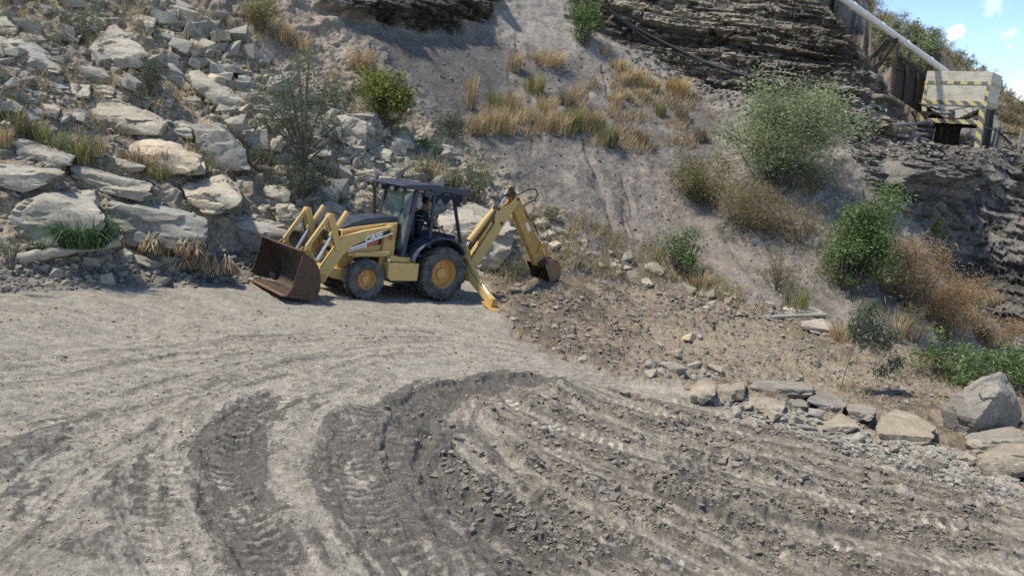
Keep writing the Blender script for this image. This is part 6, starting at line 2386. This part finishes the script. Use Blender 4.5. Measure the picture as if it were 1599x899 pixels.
    m.prism([(.86, 1.122), (1.10, 1.122), (1.08, 1.80), (.98, 1.86), (.86, 1.80)], -.34, .34)
    m.build('dashboard', 'black', root, .02)
    m = B_()
    m.tube([(.95, 0, 1.75), (.78, 0, 2.0)], .03, 8)
    ring = [(.77 + .10 * math.sin(a), .19 * math.cos(a), 2.01 + .16 * math.sin(a)) for a in np.linspace(0, 6.283, 25)]
    m.tube(ring, .016, 8)
    m.bar((.77, -.19, 2.01), (.77, .19, 2.01), .02, .03)
    m.build('steering_wheel', 'black', root)
    m = B_()
    m.box(.20, .62, -.22, .22, 1.123, 1.36)
    m.build('seat_base', 'black', root, .015)
    m = B_()
    m.prism([(.10, 1.362), (.66, 1.362), (.66, 1.46), (.10, 1.47)], -.25, .25)
    m.build('seat', 'seat', root, .03)
    m = B_()
    m.prism([(.56, 1.465), (.68, 1.465), (.74, 2.05), (.66, 2.10), (.60, 2.05)], -.24, .24)
    m.build('seat_back', 'seat', root, .04)
    m = B_()
    m.prism([(-.60, 1.122), (-.30, 1.122), (-.34, 1.58), (-.58, 1.62)], -.42, .42)
    m.build('control_console', 'black', root, .015)
    for y in (-.2, .2):
        m = B_()
        m.tube([(-.40, y, 1.58), (-.28, y, 1.76), (-.26, y, 1.84)], [.013, .012, .026], 8)
        m.build('lever', 'black', root)
    # rear frame, swing post
    m = B_()
    m.box(-1.02, -.80, -.80, .80, .50, .92)
    m.box(-1.08, -1.021, -.62, .62, .55, 1.05)
    m.prism([(-.80, .60), (-.62, .60), (-.62, 1.05), (-.80, 1.0)], -.45, .45)
    m.build('rear_frame', 'yellow_worn', root, .014)
    m = B_()
    m.prism([(-1.085, .52), (-1.40, .56), (-1.60, .66), (-1.58, .80), (-1.40, .88), (-1.30, 1.22), (-1.18, 1.36), (-1.085, 1.30)], -.20, -.14)
    m.prism([(-1.085, .52), (-1.40, .56), (-1.60, .66), (-1.58, .80), (-1.40, .88), (-1.30, 1.22), (-1.18, 1.36), (-1.085, 1.30)], .14, .20)
    m.box(-1.20, -1.085, -.139, .139, .55, 1.1)
    m.build('swing_post', 'yellow_worn', root, .012)
    # boom
    bp = [(-1.36, .76), (-1.48, .64), (-1.60, .68), (-2.81, 2.64), (-2.83, 2.78), (-2.72, 2.86), (-2.55, 2.60), (-2.38, 2.505), (-2.13, 2.50), (-2.04, 2.40), (-2.06, 2.0), (-1.44, 1.0)]
    m = B_()
    m.prism(bp, .085, .13)
    m.prism(bp, -.13, -.085)
    low = [(-1.50, .655), (-1.60, .69), (-2.80, 2.63), (-2.72, 2.68), (-1.45, .78)]
    m.prism(low, -.084, .084)
    m.prism([(-2.10, 2.02), (-2.16, 1.98), (-1.56, 1.02), (-1.46, 1.03)], -.084, .084)
    boom = m.build('boom', 'yellow', root, .008)
    m = B_()
    for x, z in ((-2.12, 2.42), (-2.30, 2.03), (-1.50, .76), (-2.77, 2.74)):
        m.tube([(x, -.16, z), (x, .16, z)], .045, 14)
    autosmooth(m.build('pivot_pin', 'rust', boom), 40)
    m = B_()
    m.tube([(-1.22, .0, 1.20), (-1.40, .0, 1.50)], .042, 12)
    autosmooth(m.build('cylinder_rod', 'chrome', root), 40)
    m = B_()
    m.tube([(-1.36, .0, 1.46), (-1.40, .0, 1.52), (-1.86, .0, 2.12), (-2.05, .0, 2.36)], [.10, .088, .088, .07], 16)
    autosmooth(m.build('boom_cylinder', 'yellow', root), 40)
    m = B_()
    m.tube([(-1.62, .0, 1.50), (-2.22, .0, 2.44)], .07, 14)
    autosmooth(m.build('dipper_cylinder', 'yellow_worn', root), 40)
    m = B_()
    m.tube([(-2.24, .0, 2.44), (-2.46, .0, 3.0)], .04, 12)
    autosmooth(m.build('cylinder_rod', 'chrome', root), 40)
    m = B_()
    for k, (y, dz) in enumerate(((.05, 0), (-.03, .03), (.10, .05))):
        m.tube([(-1.3, y, 1.2), (-1.45, y, 1.35 + dz), (-1.75, y, 1.75 + dz), (-2.0, y + .03, 2.2 + dz), (-2.12, y, 2.60 + dz), (-2.32, y, 2.78 + dz), (-2.6, y, 2.84 + dz)], .02, 7)
    m.build('hose', 'hose', root, 0, True)
    # dipper stick
    st = [(-2.42, 3.02), (-2.50, 3.08), (-2.62, 3.0), (-2.84, 2.78), (-3.08, 2.56), (-4.03, 1.30), (-4.07, .96), (-3.98, .86), (-3.86, .87), (-2.72, 2.40), (-2.60, 2.66)]
    m = B_()
    m.prism(st, .045, .083)
    m.prism(st, -.083, -.045)
    m.prism([(-2.72, 2.40), (-3.86, .87), (-3.94, .90), (-2.80, 2.44)], -.044, .044)
    m.prism([(-3.02, 2.50), (-3.08, 2.56), (-4.03, 1.30), (-3.97, 1.26)], -.044, .044)
    stick = m.build('dipper_stick', 'yellow_worn', root, .008)
    m = B_()
    m.prism([(-2.42, 3.02), (-2.50, 3.08), (-2.62, 3.0), (-2.80, 2.80), (-2.64, 2.62)], .0835, .095)
    m.prism([(-2.42, 3.02), (-2.50, 3.08), (-2.62, 3.0), (-2.80, 2.80), (-2.64, 2.62)], -.095, -.0835)
    m.build('stick_head', 'rust', stick, .005)
    m = B_()
    m.prism([(-3.20, 2.08), (-3.30, 2.12), (-3.46, 1.90), (-3.36, 1.86)], .0835, .0865)
    m.build('decal', 'white', stick)
    m = B_()
    m.tube([(-3.10, .0, 2.50), (-3.24, .0, 2.34), (-3.66, .0, 1.86)], .06, 14)
    autosmooth(m.build('bucket_cylinder', 'yellow_worn', root), 40)
    m = B_()
    m.tube([(-3.62, .0, 1.90), (-3.98, .0, 1.56)], .034, 10)
    autosmooth(m.build('cylinder_rod', 'chrome', root), 40)
    m = B_()
    for y in (-.13, .10):
        m.prism([(-3.98, 1.62), (-4.06, 1.58), (-4.34, 1.10), (-4.28, 1.05), (-4.20, 1.10)], y, y + .03)
        m.prism([(-3.80, 1.34), (-3.84, 1.28), (-4.02, 1.52), (-4.0, 1.60), (-3.94, 1.60)], y + .032, y + .055)
    m.build('bucket_link', 'yellow_worn', root, .006)
    m = B_()
    m.tube([(-2.78, .03, 2.84), (-2.95, .04, 2.93), (-3.20, .06, 3.07), (-3.42, .08, 3.08), (-3.53, .08, 2.95), (-3.46, .06, 2.78), (-3.24, .05, 2.68), (-3.10, .05, 2.56), (-3.12, .07, 2.44), (-3.28, .08, 2.24)], .021, 8)
    m.tube([(-3.28, .1, 2.26), (-3.42, .11, 2.18), (-3.62, .1, 1.98), (-3.78, .08, 1.74)], .016, 7)
    m.build('hose', 'hose', root, 0, True)
    # digging bucket
    pr = [(-3.92, .93), (-4.02, 1.03), (-4.22, 1.10), (-4.42, 1.05), (-4.56, .88), (-4.58, .64), (-4.50, .42), (-4.40, .22)]
    m = B_()
    for i in range(len(pr) - 1):
        (x0, z0), (x1, z1) = pr[i], pr[i + 1]
        l = math.hypot(x1 - x0, z1 - z0)
        nx_, nz_ = -(z1 - z0) / l * .028, (x1 - x0) / l * .028
        m.prism([(x0, z0), (x1, z1), (x1 - nx_, z1 - nz_), (x0 - nx_, z0 - nz_)], -.40, .40)
    hb = m.build('digging_bucket', 'rust', root)
    for s in (1, -1):
        m = B_()
        m.prism(pr + [(-4.22, .45), (-4.06, .70)], *sorted((.402 * s, .428 * s)))
        m.build('side_plate', 'edge' if s > 0 else 'rust', hb, .004)
    for k in range(5):
        y = -.36 + k * .18
        m = B_()
        m.prism([(-4.44, .30), (-4.37, .28), (-4.33, .10), (-4.40, .16)], y - .035, y + .035)
        m.build('tooth', 'edge', hb, .004)
    for y in (-.16, .12):
        m = B_()
        m.prism([(-3.88, .90), (-3.96, .80), (-4.08, 1.04), (-4.26, 1.112), (-4.38, 1.10), (-4.34, 1.18), (-4.10, 1.12)], y, y + .04)
        m.build('bucket_ear', 'rust', hb, .005)
    # stabilizers
    for s in (1, -1):
        m = B_()
        m.bar((-.90, .70 * s, .72), (-.90, 1.88 * s, .17), .16, .20)
        lg = m.build('stabilizer_leg', 'yellow', root, .014)
        m = B_()
        m.add([(-1.10, 1.70 * s, .16), (-.70, 1.70 * s, .16), (-.70, 2.16 * s, .0), (-1.10, 2.16 * s, .0), (-1.10, 1.70 * s, .125), (-.70, 1.70 * s, .125), (-.70, 2.16 * s, -.035), (-1.10, 2.16 * s, -.035)], [(0, 1, 2, 3), (7, 6, 5, 4), (0, 4, 5, 1), (1, 5, 6, 2), (2, 6, 7, 3), (3, 7, 4, 0)])
        m.prism([(-1.0, .08), (-.80, .08), (-.84, .27), (-.96, .27)], *sorted((1.84 * s, 1.98 * s)))
        m.build('foot_pad', 'yellow_worn', lg, .008)
        m = B_()
        m.tube([(-.90, .62 * s, 1.06), (-.90, 1.38 * s, .54)], .062, 14)
        autosmooth(m.build('stabilizer_cylinder', 'yellow', root), 40)
        m = B_()
        m.tube([(-.90, 1.34 * s, .57), (-.90, 1.86 * s, .24)], .032, 10)
        autosmooth(m.build('cylinder_rod', 'chrome', root), 40)
    return root


BH = backhoe()


# ------------------------------------------------------------------ operator
def operator_person():
    root = empty('person')
    root.matrix_world = POSE
    tag(root, 'operator in dark overalls with grey stripes sitting in the cab, turned to the digging arm', 'person')
    V_, R_, E_ = [], [], []

    def v(p, r, par=None, rz=None):
        V_.append(p)
        R_.append((r, rz or r))
        if par is not None:
            E_.append((par, len(V_) - 1))
        return len(V_) - 1
    pel = v((.36, 0, 1.56), .155, None, .13)
    sp = v((.38, 0, 1.76), .145, pel, .115)
    ch = v((.32, 0, 2.0), .17, sp, .12)
    nk = v((.25, 0, 2.17), .06, ch)
    hd0 = v((.20, 0, 2.26), .072, nk, .08)
    hd1 = v((.175, 0, 2.36), .083, hd0, .098)
    hd2 = v((.185, 0, 2.46), .062, hd1, .07)
    nose = v((.075, 0, 2.335), .014, hd1)
    for s in (1, -1):
        hip = v((.32, .11 * s, 1.54), .095, pel)
        kn = v((-.13, .17 * s, 1.62), .068, hip)
        kn2 = v((-.16, .17 * s, 1.57), .064, kn)
        an = v((-.26, .16 * s, 1.20), .046, kn2)
        hl = v((-.27, .16 * s, 1.155), .045, an)
        v((-.44, .17 * s, 1.145), .036, hl)
        sh = v((.29, .17 * s, 2.08), .078, ch)
        sh2 = v((.27, .225 * s, 2.03), .066, sh)
        el = v((.12, .27 * s, 1.79), .05, sh2)
        wr = v((-.14, .22 * s, 1.76), .031, el)
        pm = v((-.215, .21 * s, 1.78), .036, wr, .022)
        for k, (dy, ln) in enumerate(((-.03, .05), (-.01, .058), (.01, .055), (.03, .044))):
            b = v((-.25, (.21 + dy) * s, 1.79), .0095, pm)
            c = v((-.25 - ln * .5, (.21 + dy) * s, 1.782), .0088, b)
            v((-.25 - ln * .55, (.21 + dy) * s, 1.782 - ln * .6), .008, c)
        th = v((-.215, (.21 - .04) * s, 1.795), .0105, pm)
        v((-.255, (.21 - .055) * s, 1.80), .009, th)
    me = bpy.data.meshes.new('body')
    me.from_pydata(V_, E_, [])
    ob = bpy.data.objects.new('body', me)
    COL.objects.link(ob)
    sk = ob.modifiers.new('skin', 'SKIN')
    for i, r in enumerate(R_):
        me.skin_vertices[0].data[i].radius = r
        me.skin_vertices[0].data[i].use_root = (i == 0)
    sk.use_smooth_shade = True
    sb = ob.modifiers.new('sub', 'SUBSURF')
    sb.levels = sb.render_levels = 2
    bpy.context.view_layer.update()
    m2 = bpy.data.meshes.new_from_object(ob.evaluated_get(bpy.context.evaluated_depsgraph_get()))
    bpy.data.objects.remove(ob)
    m2.name = 'body'
    m2.materials.clear()
    m2.materials.append(M['cloth'])
    m2.materials.append(M['skin'])
    for p in m2.polygons:
        c = p.center
        p.material_index = 1 if (c.z > 2.19 and abs(c.y) < .12 and c.x < .33) or (c.x < -.12 and c.z > 1.70) else 0
        p.use_smooth = True
    o = link('body', m2, None, root)
    D, Fi = ico(3)
    hv_ = D * np.array([.108, .092, .10]) + np.array([.195, 0, 2.425])
    keep = (hv_[:, 2] > 2.40) | (hv_[:, 0] > .20)
    fk = Fi[keep[Fi].all(1)]
    hm = np_mesh('hair', hv_, fk)
    h_ = link('hair', hm, 'hair', root, True)
    for s in (1, -1):
        e = MB()
        e.lathe([(.001, -.008), (.008, -.005), (.011, 0), (.008, .005), (.001, .008)], (.095, .032 * s, 2.372), 'z', 10)
        e.build('eye', 'hair', root)
        e = MB()
        e.lathe([(.001, -.012), (.022, -.008), (.028, 0), (.022, .008), (.001, .012)], (.19, .088 * s, 2.35), 'y', 12)
        e.build('ear', 'skin', root, 0, True)
    e = MB()
    e.box(.086, .105, -.024, .024, 2.288, 2.296)
    e.build('mouth', 'red', root)
    for z, rx, ry, cx in ((2.03, .155, .19, .31), (1.93, .15, .178, .335)):
        pts = [(cx + rx * math.cos(a) * .84, ry * math.sin(a), z) for a in np.linspace(0, 6.283, 25)]
        e = MB()
        e.tube(pts, .012, 6, False)
        e.build('stripe', 'stripe', root, 0, True)


operator_person()
